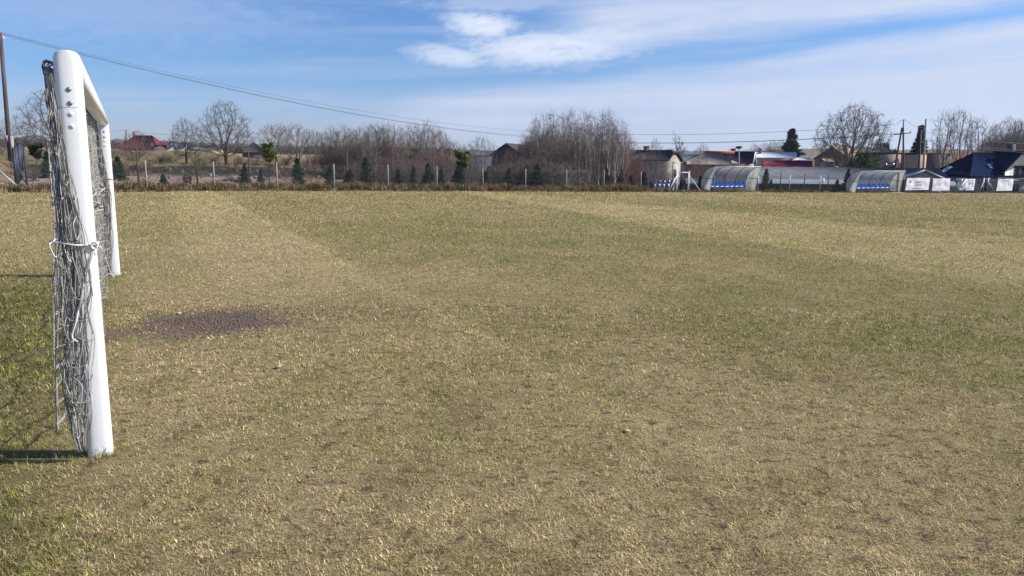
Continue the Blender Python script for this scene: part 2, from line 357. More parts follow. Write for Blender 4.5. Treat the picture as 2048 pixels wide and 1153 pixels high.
sl = sstep(.25, 2.2, s)*0+((s > -.6) & (s < 5) & (n > 7) & (n < 10.2)); SC_ = np.where(sl[:, None] > 0, SOIL, np.array([.15, .108, .062])); c = c*(1-th[:, None])+SC_*th[:, None]*(.75+.5*vn(x*3, y*3))[:, None]
setcol(o.data, c); tag(o, kind='structure')
# outside ground
v, q, x, y, s, n = grid(ax((-900, -100, 50), (-100, -20, 5), (-20, 40, .6), (40, 150, 3), (150, 1900, 60)),
                        np.concatenate([[PEDGE], ax((PEDGE+.4, 66, .5), (66, 110, 2), (110, 320, 10), (320, 3400, 80))]),
                        lambda x, y, s, n: np.where(n < 43.5, fz(s)+.02*(vn(x*.7, y*.7)-.5), tz(x, y)))
mb = MB(); mb.add(v, [q]); o = mb.build('ground', attrmat('rough_ground', .95, .1, .45, 3.0, noise2=(.35, .2)), smooth=True)
def lerp(a, b, t): return a*(1-t[:, None])+np.array(b)*t[:, None]
c = np.tile(np.array([.17, .13, .065]), (len(x), 1)); d = n-44
nz = fbm(x*.35, y*.35)
c = lerp(c, (.265, .195, .15), sstep(2.6, 4.2, d+1.5*(nz-.5))*sstep(18, 12, s)*sstep(-3, -1, s))
c = lerp(c, (.20, .135, .085), sstep(-.6, -2.5, s)*sstep(42, 44, n))
dk = np.stack([.036+.03*sstep(.55, .8, fbm(x*1.1, y*2)), .030+.022*sstep(.55, .8, fbm(x*1.1, y*2)), .028+.015*sstep(.55, .8, fbm(x*1.1, y*2))], 1); c = lerp(c, dk, sstep(12.4, 14.2, d+3*(nz-.5))*sstep(18.0, 16.6, d+2*(fbm(x*.6, y*.6)-.5))*sstep(-3, 0, s))
mead = np.stack([.17+.06*nz, .125+.04*nz, .065+.02*nz], 1); gm = sstep(.5, .65, fbm(x*.05, y*.12)); mead = lerp(mead, (.11, .112, .04), gm*.6)
t = sstep(17, 17.8, d)[:, None]; c = c*(1-t)+mead*t
fd = sstep(150, 260, d); fld = np.stack([.34-.1*(vn(x*.004, y*.02) > .6), .265-.05*(vn(x*.004, y*.02) > .6), .14-.04*(vn(x*.004, y*.02) > .6)], 1); c = c*(1-fd[:, None])+fld*fd[:, None]
c = lerp(c, (.20, .115, .07), np.exp(-((x-165)/75)**2-((y-235)/90)**2)**.5)
setcol(o.data, c); tag(o, kind='structure')
# hills
def ridge(name, pts, Y, depth, base, c, seed, amp):
    px = np.linspace(pts[0][0], pts[-1][0], 260); py = np.interp(px, [p[0] for p in pts], [p[1] for p in pts])
    top = np.array([at(a, b_, Y) for a, b_ in zip(px, py)]); r_ = np.random.default_rng(seed)
    top[:, 2] += amp*(r_.random(len(px))-.5)+amp*1.5*(vn(px/9, px*0+seed)-.5)
    fr = top*1; fr[:, 1] = Y-depth; fr[:, 0] *= (Y-depth)/Y; fr[:, 2] = base
    md = fr*.45+top*.55; md[:, 2] = base+(top[:, 2]-base)*.72+amp*(r_.random(len(px))-.5)
    bk = top*1; bk[:, 1] += depth; bk[:, 2] = base
    m_ = len(px); V = np.concatenate([fr, md, top, bk]); i = np.arange(m_-1); fs = [np.stack([i+k*m_, i+1+k*m_, i+1+(k+1)*m_, i+(k+1)*m_], 1) for k in range(3)]
    mb = MB(); mb.add(V, fs); o = mb.build(name, mat(name+'_cover', c, tuple(.55*k for k in c), .02, .95, .5, .06), smooth=True); return tag(o, kind='structure')
ridge('hill', [(-400, 280), (0, 279), (60, 272), (110, 274), (200, 279), (330, 282), (420, 287), (520, 288), (700, 293), (900, 300), (1100, 303), (1250, 301), (1400, 303), (1700, 306)], 2600, 500, 8, (.05, .062, .055), 1, 5)
ridge('hill', [(-500, 285), (0, 281), (100, 283), (250, 288), (420, 292), (560, 298), (700, 303), (800, 306)], 1500, 300, 10, (.085, .062, .055), 2, 5)
ridge('hill', [(1380, 330), (1480, 306), (1560, 300), (1612, 297), (1700, 299), (1850, 300), (2100, 296), (2500, 290)], 900, 200, 5, (.20, .145, .085), 3, 1)

# ------------------------------------------------------------------ grass blades of the pitch
def blades(name, X, Y, Z, ang, tilt, ln, wd, col, m, three):
    k = len(X); up = np.cos(tilt)*ln; hz = np.sin(tilt)*ln; dx, dy = np.cos(ang), np.sin(ang); px, py = -dy, dx
    B = np.stack([X, Y, Z], 1); D = np.stack([dx, dy, np.zeros(k)], 1); Pp = np.stack([px, py, np.zeros(k)], 1)*(wd/2)[:, None]
    UPV = np.array([[0, 0, 1.]])
    mid = B+D*(hz*.38)[:, None]+UPV*(up*.68)[:, None]; tip = B+D*hz[:, None]+UPV*up[:, None]
    V = []; 
    A, C = three, ~three
    V5 = np.stack([B-Pp, B+Pp, mid+Pp*.8, mid-Pp*.8, tip], 1)[A]; V3 = np.stack([B-Pp, B+Pp, tip], 1)[C]
    n5, n3 = len(V5), len(V3); V = np.concatenate([V5.reshape(-1, 3), V3.reshape(-1, 3)])
    mb = MB(); b5 = np.arange(n5)[:, None]*5; b3 = np.arange(n3)[:, None]*3+n5*5
    mb.v = [V]; mb.n = len(V); mb.f = [f_ for f_ in (b5+np.array([[0, 1, 2, 3]]), b5+np.array([[3, 2, 4]]), b3+np.array([[0, 1, 2]])) if len(f_)]
    o = mb.build(name, m); setcol(o.data, np.concatenate([np.repeat(col[A], 5, 0), np.repeat(col[C], 3, 0)])); return o
def sample_depth(a, b, D0, y0, p, k):
    yy = np.linspace(a, b, 4000); pdf = D0*np.minimum(1, (y0/yy)**p)*(1.42*yy+7.5); cdf = np.cumsum(pdf); tot = cdf[-1]*(yy[1]-yy[0])
    return np.interp(rng.random(int(tot*k)), cdf/cdf[-1], yy)
GY = sample_depth(2.3, 88, 19000, 3.0, 1.72, 1.0); GX = (rng.random(len(GY))-.5)*(1.42*GY+7.5)
gg, b, th = pitchfn(GX, GY); sN, nN = sn(GX, GY)
keep = (rng.random(len(GX)) > th*.97) & (rng.random(len(GX)) > sstep(55, 95, GY)) & (nN < PEDGE-.1) & (rng.random(len(GX)) > .30*sstep(.5, .75, fbm(GX*3.1, GY*3.1))*(GY < 14)) & (rng.random(len(GX)) > .9*sstep(.56, .68, fbm(GX*8+3, GY*8))*sstep(24, 10, GY)); GX, GY, gg, b, th, sN = [a[keep] for a in (GX, GY, gg, b, th, sN)]
for pfx, pfy in ((-2.43, 4.22), (-5.89, 11.0)):
    a_ = rng.random(420)*2*PI; q_ = .06+.12*rng.random(420)**1.6; fx_, fy_ = pfx+np.cos(a_)*q_, pfy+np.sin(a_)*q_; g2, b2, t2 = pitchfn(fx_, fy_)
    GX, GY, gg, b, th, sN = [np.concatenate(z_) for z_ in ((GX, fx_), (GY, fy_), (gg, g2*0+.65), (b, b2), (th, t2*0), (sN, sn(fx_, fy_)[0]-.6))]
k = len(GX); u = rng.random(k); cl = fbm(GX*6, GY*6)
isg = u < np.clip(gg*.84+.65*(cl-.5), .02, .97)
pal = np.array([[.57, .44, .225], [.48, .36, .175], [.35, .255, .135], [.69, .60, .40], [.19, .13, .075]])
palg = np.array([[.20, .225, .045], [.14, .175, .042], [.27, .265, .07], [.34, .29, .09]])
col = np.where(isg[:, None], palg[rng.integers(0, 4, k)], pal[rng.choice(5, k, p=[.27, .29, .2, .08, .16])])
loc = (.62+.76*vn(GX*9, GY*9))*(.72+.56*vn(GX*23+5, GY*23)); lw = 1/(1+(GY/9)**2); loc = 1+(loc-1)*(.35+.65*lw)
col = col*(b*loc*(.66+.72*rng.random(k)))[:, None]*1.22
scw = np.maximum(1, GY/4.2)
turf = rng.random(k) < .04
ln = (.016+.018*rng.random(k)+.008*isg+.022*turf)*scw**.32*(1+.5*sstep(.1, -.5, sN)*(GY < 14)); wd = (.0021+.0016*rng.random(k))*scw**1.12
cd = vn(GX*2.2+9, GY*2.2)*4*PI
o = blades('grass', GX, GY, fz(sN)+.02*(vn(GX*.7, GY*.7)-.5)-.004, cd*.3+rng.uniform(-PI, PI, k), np.clip(rng.normal(1.15, .28, k)-.25*isg, .1, 1.45), ln, wd, col, attrmat('grass_blades', .7, .25, trans=.25), GY < 9)
tag(o, kind='stuff')
# tall dry grass along the near fence
def tufts(ranges, seed):
    r_ = np.random.default_rng(seed); A = []
    for s0, s1, n0, n1, cnt, h, hv in ranges:
        ts = r_.uniform(s0, s1, cnt); tn = r_.uniform(n0, n1, cnt); hh = h*(1+hv*(r_.random(cnt)-.5)*2)*(.55+.9*vn(ts*1.1, tn+seed)); kk = 22
        S = np.repeat(ts, kk)+r_.normal(0, .10, cnt*kk); Nn = np.repeat(tn, kk)+r_.normal(0, .10, cnt*kk); H = np.repeat(hh, kk)*(.5+.6*r_.random(cnt*kk))
        pick = np.repeat(r_.choice(5, cnt, p=[.3, .26, .2, .12, .12]), kk); A.append((S, Nn, H, pick))
    return [np.concatenate(q) for q in zip(*A)]
S, Nn, H, pick = tufts([(-1.5, 12, 44.3, 46.0, 800, .32, .4), (12, 40, 44.2, 46.0, 2000, .38, .4), (40, 62, 44.4, 45.4, 400, .24, .4), (62, 100, 44.6, 45.6, 500, .16, .5), (2, 18, 46, 47.8, 200, .22, .5), (16, 40, 46, 50.5, 500, .26, .5), (-9, -1.6, 43.4, 46, 300, .22, .5), (-2, 24, 57, 62.5, 330, .28, .6), (-2, 18, 48, 57, 70, .2, .6), (-1.5, 45, 43.0, 43.5, 500, .12, .4)], 5)
x, y = xy(S, Nn); k = len(S)
pc = np.array([[.30, .225, .12], [.22, .15, .085], [.085, .085, .03], [.15, .10, .065], [.40, .33, .21]])[pick]*(.7+.6*rng.random(k))[:, None]
z = np.where(Nn > 43.5, tz(x, y), fz(S))
o = blades('tall_dry_grass', x, y, z-.02, rng.random(k)*2*PI, np.clip(rng.normal(.55, .35, k), 0, 1.3), H*1.15, .018+.02*rng.random(k), pc, attrmat('dry_grass_blades', .85, .1, trans=.2), np.ones(k, bool))
tag(o, kind='stuff')
# stones and litter on the turf
def pebble(name, P, r, m, label, cat, group=None, sq=.6):
    mb = MB(); r_ = np.random.default_rng(int(abs(P[0])*1000) % 9999); th_, ph = np.meshgrid(np.arange(8)*PI/4, np.linspace(.15, PI-.15, 6))
    V = np.stack([np.sin(ph)*np.cos(th_), np.sin(ph)*np.sin(th_), np.cos(ph)*sq], -1).reshape(-1, 3)*r*(1+.35*(r_.random((48, 1))-.5))
    i = np.arange(5)[:, None]*8+np.arange(8)[None]; j = np.arange(5)[:, None]*8+(np.arange(8)[None]+1) % 8
    mb.add(V, [np.stack([i, j, j+8, i+8], -1).reshape(-1, 4)]); mb.f += [np.array([list(range(8))]), np.array([list(range(40, 48))[::-1]])]
    o = mb.build(name, m); o.location = P; return tag(o, label, cat, group)
M['stone'] = mat('pale_stone', (.5, .45, .4), (.3, .26, .23), 20, .9); M['leaf'] = mat('dead_leaf', (.55, .42, .28), (.4, .28, .17), 20, .8)
def field(px, py):
    d = ray(px, py); z = 0
    for _ in range(20):
        k_ = (z-CH)/d[2]; z = float(fz(sn(d[0]*k_, d[1]*k_)[0]))
    return np.array([d[0]*k_, d[1]*k_, z])
r_ = np.random.default_rng(14); mb = MB()
for i in range(2600):
    s_, n_ = 1.5+r_.normal(0, .42), 8.42+r_.normal(0, .36)
    if i % 8 == 0: s_ += abs(r_.normal(0, .8))
    x_, y_ = xy(s_, n_); q = r_.uniform(.004, .013); mb.box((x_, y_, float(fz(s_))+.02*(float(vn(x_*.7, y_*.7))-.5)+q*.25), (q*1.4, q, q*.8), np.linalg.qr(r_.normal(size=(3, 3)))[0])
tag(mb.build('soil_crumbs', mat('soil_crumbs', (.185, .135, .105), (.095, .07, .055), 40, .95)), kind='stuff')
pebble('stone', field(358, 629)+[0, 0, .012], .028, M['stone'], 'small pale stone at the back edge of the bare soil patch', 'stone')
pebble('dead_leaf', field(557, 737)+[0, 0, .02], .030, M['stone'], 'crumpled pale leaf on the turf below the bare soil patch', 'leaf', sq=.35)
pebble('dead_leaf', field(1253, 866)+[0, 0, .018], .024, M['leaf'], 'light brown leaf lying on the dry turf near the faded goal-area line', 'leaf', sq=.25)

# ------------------------------------------------------------------ goal
P0 = np.array([-2.43, 4.22, 0.]); P1 = np.array([-5.89, 11.0, 0.]); GD = P1-P0; GW = np.linalg.norm(GD); GD /= GW; GM = np.array([GD[1], -GD[0], 0.]); GH = 2.30
ZV = np.array([0, 0, 1.])
groot = empty('football_goal', P0, 0, 'white full-size football goal with grey net gathered behind its posts', 'football goal')
def gl(u, m_, z): return GD*u+GM*m_+ZV*z                 # local to the goal root (root unrotated)
def oval(a, b, k=28, e=2.9):
    th_ = np.arange(k)*2*PI/k; c_, s_ = np.cos(th_), np.sin(th_)
    return np.stack([a*np.sign(c_)*np.abs(c_)**(2/e), b*np.sign(s_)*np.abs(s_)**(2/e)], 1)
def post(u0, sgn):
    mb = MB(); pr = oval(.068, .052); k = len(pr); zs = [(-.03, 1, 0), (.0, 1, 0), (1.0, 1, 0), (GH-.068, 1, 0)]
    for a in np.linspace(0, PI/2, 10)[1:]: zs.append((GH-.06+.06*math.sin(a)**.9, .34+.66*math.cos(a)**.8 if a < 1.5 else .34, 0))
    V = [np.stack([gl(u0+p[1], p[0]*w_, z) for p in pr]) for z, w_, _ in zs]; i = np.arange(k); j = (i+1) % k; q = np.stack([i, j, j+k, i+k], 1)
    o_ = mb.add(np.concatenate(V), [(np.arange(len(zs)-1)[:, None, None]*k+q[None]).reshape(-1, 4)]); mb.f.append(np.array([list(range((len(zs)-1)*k, len(zs)*k))])+o_)
    po = mb.build('post', M['goalwhite'], groot, True)
    for z, mm in ((GH-.205, 'darkbolt'), (GH-.278, 'darkbolt'), (GH-.335, 'white'), (GH-.40, 'white')):
        b_ = MB(); e = u0-.0515 if sgn < 0 else u0-.0515; c0 = gl(e, 0, z)
        b_.tube([c0, c0-GD*.004, c0-GD*.0045], [.0125, .0125, .009], 14); b_.tube([c0-GD*.004, c0-GD*.0065], [.0065, .0055], 6); b_.build('bolt', M[mm], po)
    b_ = MB(); pr2 = oval(.0684, .0524); V = [np.stack([gl(u0+p[1], p[0], z) for p in pr2]) for z in (GH-.3015, GH-.2995)]
    b_.add(np.concatenate(V), [q]); b_.build('joint_seam', M['seam'], po)
    return po
post(0, -1); post(GW, 1)
mb = MB(); pr = oval(.068, .060); mb.extr([(p[0], p[1]) for p in pr], gl(.045, 0, GH-.062), GM, ZV, GD, GW-.09); mb.build('crossbar', M['goalwhite'], groot, True)
for i in range(30):
    mb = MB(); c0 = gl(.15+i*(GW-.3)/29, -.066, GH-.085); mb.tube([c0, c0-GM*.022, c0-GM*.03+ZV*.018, c0-GM*.012+ZV*.024], .005, 5)
    mb.build('net_clip', M['cordd'], groot)
# brackets at the tops and feet which hold the net off the posts
for u0 in (0, GW):
    mb = MB(); mb.tube([gl(u0, -.055, GH-.075), gl(u0, -.085, GH-.06), gl(u0, -.105, GH-.062), gl(u0, -.115, GH-.085), gl(u0, -.11, GH-.13)], .008, 6); mb.build('net_bracket', M['cordd'], groot)
def smooth_path(pts, sub=5):
    P = np.asarray(pts, float); t = np.arange(len(P)); tt = np.linspace(0, len(P)-1, (len(P)-1)*sub+1)
    Pe = np.vstack([2*P[0]-P[1], P, 2*P[-1]-P[-2]]); out = []
    for q in tt:
        i = min(int(q), len(P)-2); f_ = q-i; a, b_, c_, d_ = Pe[i:i+4]
        out.append(.5*((2*b_)+(-a+c_)*f_+(2*a-5*b_+4*c_-d_)*f_**2+(-a+3*b_-3*c_+d_)*f_**3))
    return np.array(out)
# the main net hangs as one curtain under the crossbar
mb = MB(); NU, NV = 66, 19
uu = np.linspace(.10, GW-.10, NU); vv = np.linspace(0, 1, NV); Un, Vn = np.meshgrid(uu, vv)
fold = .045*np.sin(Un*9+3*Vn)+.03*np.sin(Un*23+1.7)+.02*np.sin(Un*5.3-4*Vn)
off = -.105-.03*Vn+fold*(.25+.9*Vn)-.05*np.exp(-((Un-.5)/.7)**2)*Vn
zb = .10+.06*np.sin(Un*3.1)+.03*np.sin(Un*11)
Zn = (GH-.08)*(1-Vn)+zb*Vn-.045*np.abs(np.sin(Un*4.2+2*Vn))*np.sin(PI*np.minimum(1, Vn*1.05+.02))-.05*np.sin(PI*Vn)*np.sin(Un*1.7)
Pn = GD*Un[..., None]+GM*off[..., None]+ZV*Zn[..., None]
Pn += rng.normal(0, .006, Pn.shape)
mb.segs(Pn[:-1].reshape(-1, 3), Pn[1:].reshape(-1, 3), .0032, .0032, 4); mb.segs(Pn[:, :-1].reshape(-1, 3), Pn[:, 1:].reshape(-1, 3), .0032, .0032, 4)
for i in range(0, NV, 3):            # doubled, heavier rows
    Q = Pn[i]+np.array([0, 0, -.012]); mb.segs(Q[:-1], Q[1:], .0045, .0045, 4)
# slack upper layer: the roof of the net dropped behind the crossbar and bundled halfway down
U2, V2 = np.meshgrid(np.linspace(.3, GW-.12, 74), np.linspace(0, 1, 11))
o2 = -.085-.05*np.sin(PI*V2)+.05*np.sin(U2*7.1+2*V2)*V2+.02*np.sin(U2*31); z2 = (GH-.09)*(1-V2)+(1.28+.12*np.sin(U2*2.2))*V2-.05*np.abs(np.sin(U2*3.3+V2))
P2 = GD*U2[..., None]+GM*o2[..., None]+ZV*z2[..., None]+rng.normal(0, .007, U2.shape+(3,))
mb.segs(P2[:-1].reshape(-1, 3), P2[1:].reshape(-1, 3), .0032, .0032, 4); mb.segs(P2[:, :-1].reshape(-1, 3), P2[:, 1:].reshape(-1, 3), .0032, .0032, 4)
Q = P2[-1]; mb.segs(Q[:-1], Q[1:], .011, .011, 6)
for i in (2, 4, 6, 8): mb.segs(P2[i][:-1], P2[i][1:], .007, .007, 5)
mb.build('net', M['cord'], groot)
# side panels of the net gathered into bunches behind each post
def bunch(u0, seed, dirn):
    r_ = np.random.default_rng(seed); mb = MB(); mw = MB(); md = MB(); K = 52; Z = np.linspace(GH-.09, .06, 20)
    t = (Z-Z[-1])/(Z[0]-Z[-1])
    cen = np.interp(t, [0, .08, .3, .5, .6, .75, 1], [-.085, -.085, -.070, -.045, -.045, -.062, -.095]); wid = np.interp(t, [0, .06, .2, .42, .5, .65, .85, 1], [.02, .05, .08, .085, .075, .055, .035, .016])
    cords = []
    for k_ in range(K):
        a = r_.uniform(-1, 1); b_ = r_.uniform(-.5, 1); ph = r_.uniform(0, 6.28, 4); z0 = 0 if r_.random() < .5 else r_.integers(0, 8); z1 = len(Z) if r_.random() < .6 else r_.integers(12, len(Z))
        mm = cen+wid*(a*.9+.20*np.sin(Z*7+ph[0])+.12*np.sin(Z*17+ph[1])); uw = -.085*np.clip(1.15-t, 0, 1)**.5+.03*t+wid*.40*(b_-.25+.3*np.sin(Z*6+ph[2])+.15*np.sin(Z*19+ph[3])); uw = np.where((mm > -.075) & (uw > -.058), -.058-.02*abs(b_)-.01, uw); dirn = 1
        C = np.stack([gl(u0+uw[i], mm[i], Z[i]) for i in range(len(Z))]); cords.append(C); P = smooth_path(C[z0:z1], 3)
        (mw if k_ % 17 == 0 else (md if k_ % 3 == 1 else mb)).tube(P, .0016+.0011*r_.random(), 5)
    for k_ in range(330):
        i = r_.integers(1, len(Z)-2); c1 = cords[r_.integers(K)]; c2 = cords[r_.integers(K)]; a = c1[i]; b_ = c2[min(i+r_.integers(0, 2), len(Z)-1)]
        if np.linalg.norm(a-b_) > .13 or np.linalg.norm(a-b_) < .015: continue
        drop = r_.uniform(.015, .07); ou = GM*r_.uniform(-.015, .012)-GD*r_.uniform(0, .018)*dirn
        P = smooth_path([a, a*.85+b_*.15-ZV*drop*.8+ou, (a+b_)/2-ZV*drop+ou, a*.15+b_*.85-ZV*drop*.7+ou, b_], 4)
        (mw if k_ % 9 == 0 else (md if k_ % 3 == 1 else mb)).tube(P, .0020, 5)
    for k_ in range(4):   # slack loops standing out of the bunch
        i = r_.integers(4, len(Z)-3); a = cords[r_.integers(K)][i]; b_ = a-ZV*r_.uniform(.08, .16)-GD*.02*dirn
        ou = -GD*r_.uniform(.02, .05)*dirn+GM*r_.uniform(-.05, .05); P = smooth_path([a, a+ou-ZV*.03, (a+b_)/2+ou*1.3, b_+ou*.8-ZV*.02, b_], 5); (mw if k_ % 2 else mb).tube(P, .0034, 5)
    o_ = mb.build('gathered_net', M['cord'], groot); mw.build('white_strands', M['cordw'], o_); md.build('shaded_strands', M['cordm'], o_)
    d_ = MB()
    for k_ in range(3):
        P = [gl(u0-.01+.035*math.cos(q+k_)+.012*k_, -.10+.013*math.sin(q+2*k_), GH-.072-.016*k_+.022*math.cos(q+.6*k_)) for q in np.linspace(0, 2*PI, 14)]; d_.tube(P, .0042, 5)
    d_.build('cord_loops', M['cordd'], o_)
bunch(0, 11, 1); bunch(GW, 12, 1)
# rope tied round the near post, dark strap round the far one
mb = MB(); zt = 1.245
R = [gl(-.05, -.15, zt+.03), gl(-.10, -.10, zt+.025), gl(-.12, -.03, zt+.012), gl(-.0575, .02, zt+.004), gl(-.052, .066, zt), gl(.0, .075, zt+.004), gl(.06, .06, zt+.012), gl(.075, -.1, zt+.02), gl(.02, -.15, zt+.03), gl(-.05, -.15, zt+.03)]
mb.tube(smooth_path(R, 5), .0048, 7)
kn = gl(-.052, .058, zt)
for k_ in range(3):
    mb.tube([kn+(GM*math.cos(q)*.016+ZV*math.sin(q)*(.014+.003*k_)-GD*(.004+.003*k_)) for q in np.linspace(0, 2*PI, 12)], .0046, 6)
mb.tube(smooth_path([kn, kn-GM*.01-ZV*.05-GD*.006, gl(-.066, .01, zt-.16), gl(-.09, -.03, zt-.30), gl(-.11, -.06, zt-.42), gl(-.115, -.085, zt-.50), gl(-.12, -.06, zt-.53)], 5), .0046, 7)
mb.tube(smooth_path([kn, kn+GM*.03-ZV*.01-GD*.004, kn+GM*.036-ZV*.03], 4), .0042, 6)
mb.build('tie_rope', M['cordw'], groot)
mb = MB(); mb.tube(smooth_path([gl(GW-.02, -.14, 1.46), gl(GW-.06, -.05, 1.43), gl(GW-.056, .03, 1.42), gl(GW-.0, .074, 1.42), gl(GW+.06, 0, 1.43), gl(GW, -.14, 1.46)], 5), .006, 6); mb.build('tie_strap', M['cordd'], groot)
mb = MB(); mb.tube(smooth_path([gl(GW-1.4, -.12, .75), gl(GW-.9, -.1, .45), gl(GW-.4, -.07, .18), gl(GW-.22, -.04, .04), gl(GW-.15, -.02, .01)], 5), .009, 6); mb.build('bottom_rope', M['cordw'], groot)

# ------------------------------------------------------------------ chain-link fences
def chainlink(pts, h0, h1, m, root, pitch=.14, r=.0038, zoff=None):
    mb = MB(); 
    for (a, b_) in zip(pts[:-1], pts[1:]):
        a = np.asarray(a); b_ = np.asarray(b_); Lh = np.linalg.norm((b_-a)[:2]); H = h1-h0; n_ = int((Lh+H)/pitch)
        q = np.arange(1, n_)*pitch; P0_, P1_ = [], []
        for sgn in (1, -1):
            t0 = np.maximum(q-H, 0); z0 = np.where(q > H, H, q); t1 = np.minimum(q, Lh); z1 = q-t1
            A_ = t0/Lh; B_ = t1/Lh
            if sgn < 0: A_, B_ = 1-A_, 1-B_
            P0_.append(a+(b_-a)*A_[:, None]+np.stack([q*0, q*0, h0+z0], 1)); P1_.append(a+(b_-a)*B_[:, None]+np.stack([q*0, q*0, h0+z1], 1))
        mb.segs(np.concatenate(P0_), np.concatenate(P1_), r, r, 3)
        for hh in (h0, (h0+h1)/2, h1): mb.segs([a+[0, 0, hh]], [b_+[0, 0, hh]], r*1.2, r*1.2, 4)
    ms = mb.mesh('chain_link_mesh'); ms.materials.append(m); o_ = link('chain_link_mesh', ms, root); o_['kind'] = 'stuff'; del o_['kind']; return o_
NF, NB = 45.0, 50.2
fpx = [186, 294, 430, 555, 669, 777, 874, 966, 1051, 1133, 1208, 1281, 1350.5, 1379.5, 1427, 1515, 1578, 1639, 1698, 1752, 1806, 1862, 1911, 1961, 1978, 2012, 2060, 2110]
fs_ = [online(q, NF) for q in fpx]; fs_[0] = fs_[1]-3.6; fs_.insert(0, fs_[0]-3.6)
s0_ = sp_(fs_[2], NF); froot = empty('chain_link_fence', s0_, 0, 'chain link fence on pale concrete posts along the edge of the pitch', 'fence')
pts = []
for i, s_ in enumerate(fs_):
    p = sp_(s_, NF)-s0_; p[2] -= .05
    if i not in (13, 14, 24, 25):
        mb = MB(); r_ = .042; lean = (random.random()-.5)*.05; mb.tube([p-[0, 0, .3], p+[lean*.5, 0, .8], p+[lean, 0, 1.62]], [r_, r_*.95, r_*.85], 6); mb.build('post', M['concrete'] if i < 15 else M['steel'], froot)
    pts.append(p)
chainlink(pts[:14], .06, 1.52, M['wire'], froot); chainlink(pts[14:25], .06, 1.5, M['wire'], froot); chainlink(pts[25:], .06, 1.5, M['wire'], froot)
bpx = [55, 120, 200, 278, 396, 500, 602, 695, 786, 866, 943, 1020, 1091, 1158, 1223, 1283, 1408, 1484, 1560, 1608, 1655, 1700]
bs_ = [online(q, NB) for q in bpx]; s1_ = sp_(bs_[0], NB); broot = empty('chain_link_fence', s1_, 0, 'taller fence on dark posts running behind the row of young spruces', 'fence')
pts = []
for i, s_ in enumerate(bs_):
    p = sp_(s_, NB)-s1_
    mb = MB(); h = 2.15+.15*random.random(); mb.tube([p-[0, 0, .3], p+[0, 0, h]], [.055, .045], 6); mb.build('post', M['darkpost'], broot); pts.append(p)
chainlink(pts, .05, 1.35, M['wire'], broot, .17, .0032)
# dark fence running away behind the goal corner, seen end on
e0 = gp(34, 40.2); eroot = empty('dark_post_fence', e0, 0, 'cluster of dark blue fence posts running away at the left corner of the pitch', 'fence')
for i, (px, Y, ty, m_, r_) in enumerate([(26.5, 40.2, 296, 'blackblue', .075), (30, 41.0, 292, 'blackblue', .07), (33, 42.5, 295, 'bluepost', .04), (36, 44.5, 288, 'blackblue', .07), (38.5, 47, 289, 'bluepost', .04), (40, 49.5, 288, 'blackblue', .07), (42.5, 52, 292, 'blackblue', .06), (45, 55, 294, 'blackblue', .07), (47, 58, 298, 'blackblue', .07), (49, 61, 299, 'concrete', .05)]):
    b_ = gp(px+7-i*.3, Y); tp = at(px, ty, Y); mb = MB(); mb.tube([b_-e0-[0, 0, .2], tp-e0], [r_, r_*.95], 8); mb.build('post', M[m_], eroot)
a, b_ = gp(31, 41), gp(57, 41.2); mb = MB(); mb.bar(at(29, 322, 41)-e0, b_-e0, .04, 6); mb.build('brace', M['darkpost'], eroot)
mb = MB(); pa = at(-2, 342, 39.2); pb = gp(39, 39.0)+[0, 0, .05]; mb.bar(pa, pb, .055, 8); o = mb.build('leaning_pole', M['plank']); tag(o, 'pale pole leaning against the dirt bank at the far left edge', 'pole')
r_ = np.random.default_rng(4); mb = MB()
for i in range(260):
    px = r_.uniform(-40, 34); Y = 39.6+r_.uniform(-1., .8); p = gp(px, Y); s = r_.uniform(.03, .10); ro = np.linalg.qr(r_.normal(size=(3, 3)))[0]; mb.box(p+[0, 0, s*.3], (s*1.4, s, s*.7), ro)
tag(mb.build('rubble', mat('rubble', (.45, .37, .31), (.25, .19, .16), 6, .95)), kind='stuff')
r_ = np.random.default_rng(9); mb = MB()
for i in range(900):
    s = r_.uniform(-1, 17); n = r_.uniform(47.8, 56); x_, y_ = xy(s, n); z = float(tz(x_, y_)); q = r_.uniform(.03, .10) if r_.random() < .95 else .18; ro = np.linalg.qr(r_.normal(size=(3, 3)))[0]; mb.box((x_, y_, z+q*.2), (q*1.3, q, q*.7), ro)
tag(mb.build('earth_clods', mat('earth_clods', (.34, .255, .205), (.18, .13, .105), 3, .95)), kind='stuff')

# gates: white pedestrian gate with raking stays, dark gate frame behind it, grey gate at the right
def gate(name, s, n, wid, h, m, label, stays=True, mat2=None, top=False):
    p = sp_(s, n); ro = empty(name, p, math.atan2(SY, SX), label, 'gate'); r = .035
    for q in (-wid/2, wid/2):
        mb = MB(); mb.bar((q, 0, -.2), (q, 0, h+.12), r, 8); mb.build('gate_post', M[m], ro)
        if stays:
            mb = MB(); mb.bar((q*1.05, 0, h*.8), (q*1.05+math.copysign(1.15, q), -.25, 0), r*.85, 8); mb.build('stay', M[m], ro)
    if top:
        mb = MB(); mb.bar((-wid/2, 0, h), (wid/2, 0, h), r, 8); mb.build('top_bar', M[mat2 or m], ro)
    else:
        mb = MB(); a = wid/2-.10; z0, z1 = .10, h-.03
        for A_, B_ in (((-a, z0), (-a, z1)), ((a, z0), (a, z1)), ((-a, z1), (a, z1)), ((-a, z0), (a, z0))): mb.bar((A_[0], 0, A_[1]), (B_[0], 0, B_[1]), r*.8, 8)
        lf = mb.build('gate_leaf', M[m], ro); mb = MB(); mb.box((-a+.12, -.03, h*.55), (.14, .03, .05)); mb.build('latch', M['darkpost'], lf)
    return ro
gs = online(1365, NF-.15); gate('pedestrian_gate', gs, NF-.15, 1.35, 1.62, 'white', 'white metal gate frame with two slanting stays left of the first dugout')
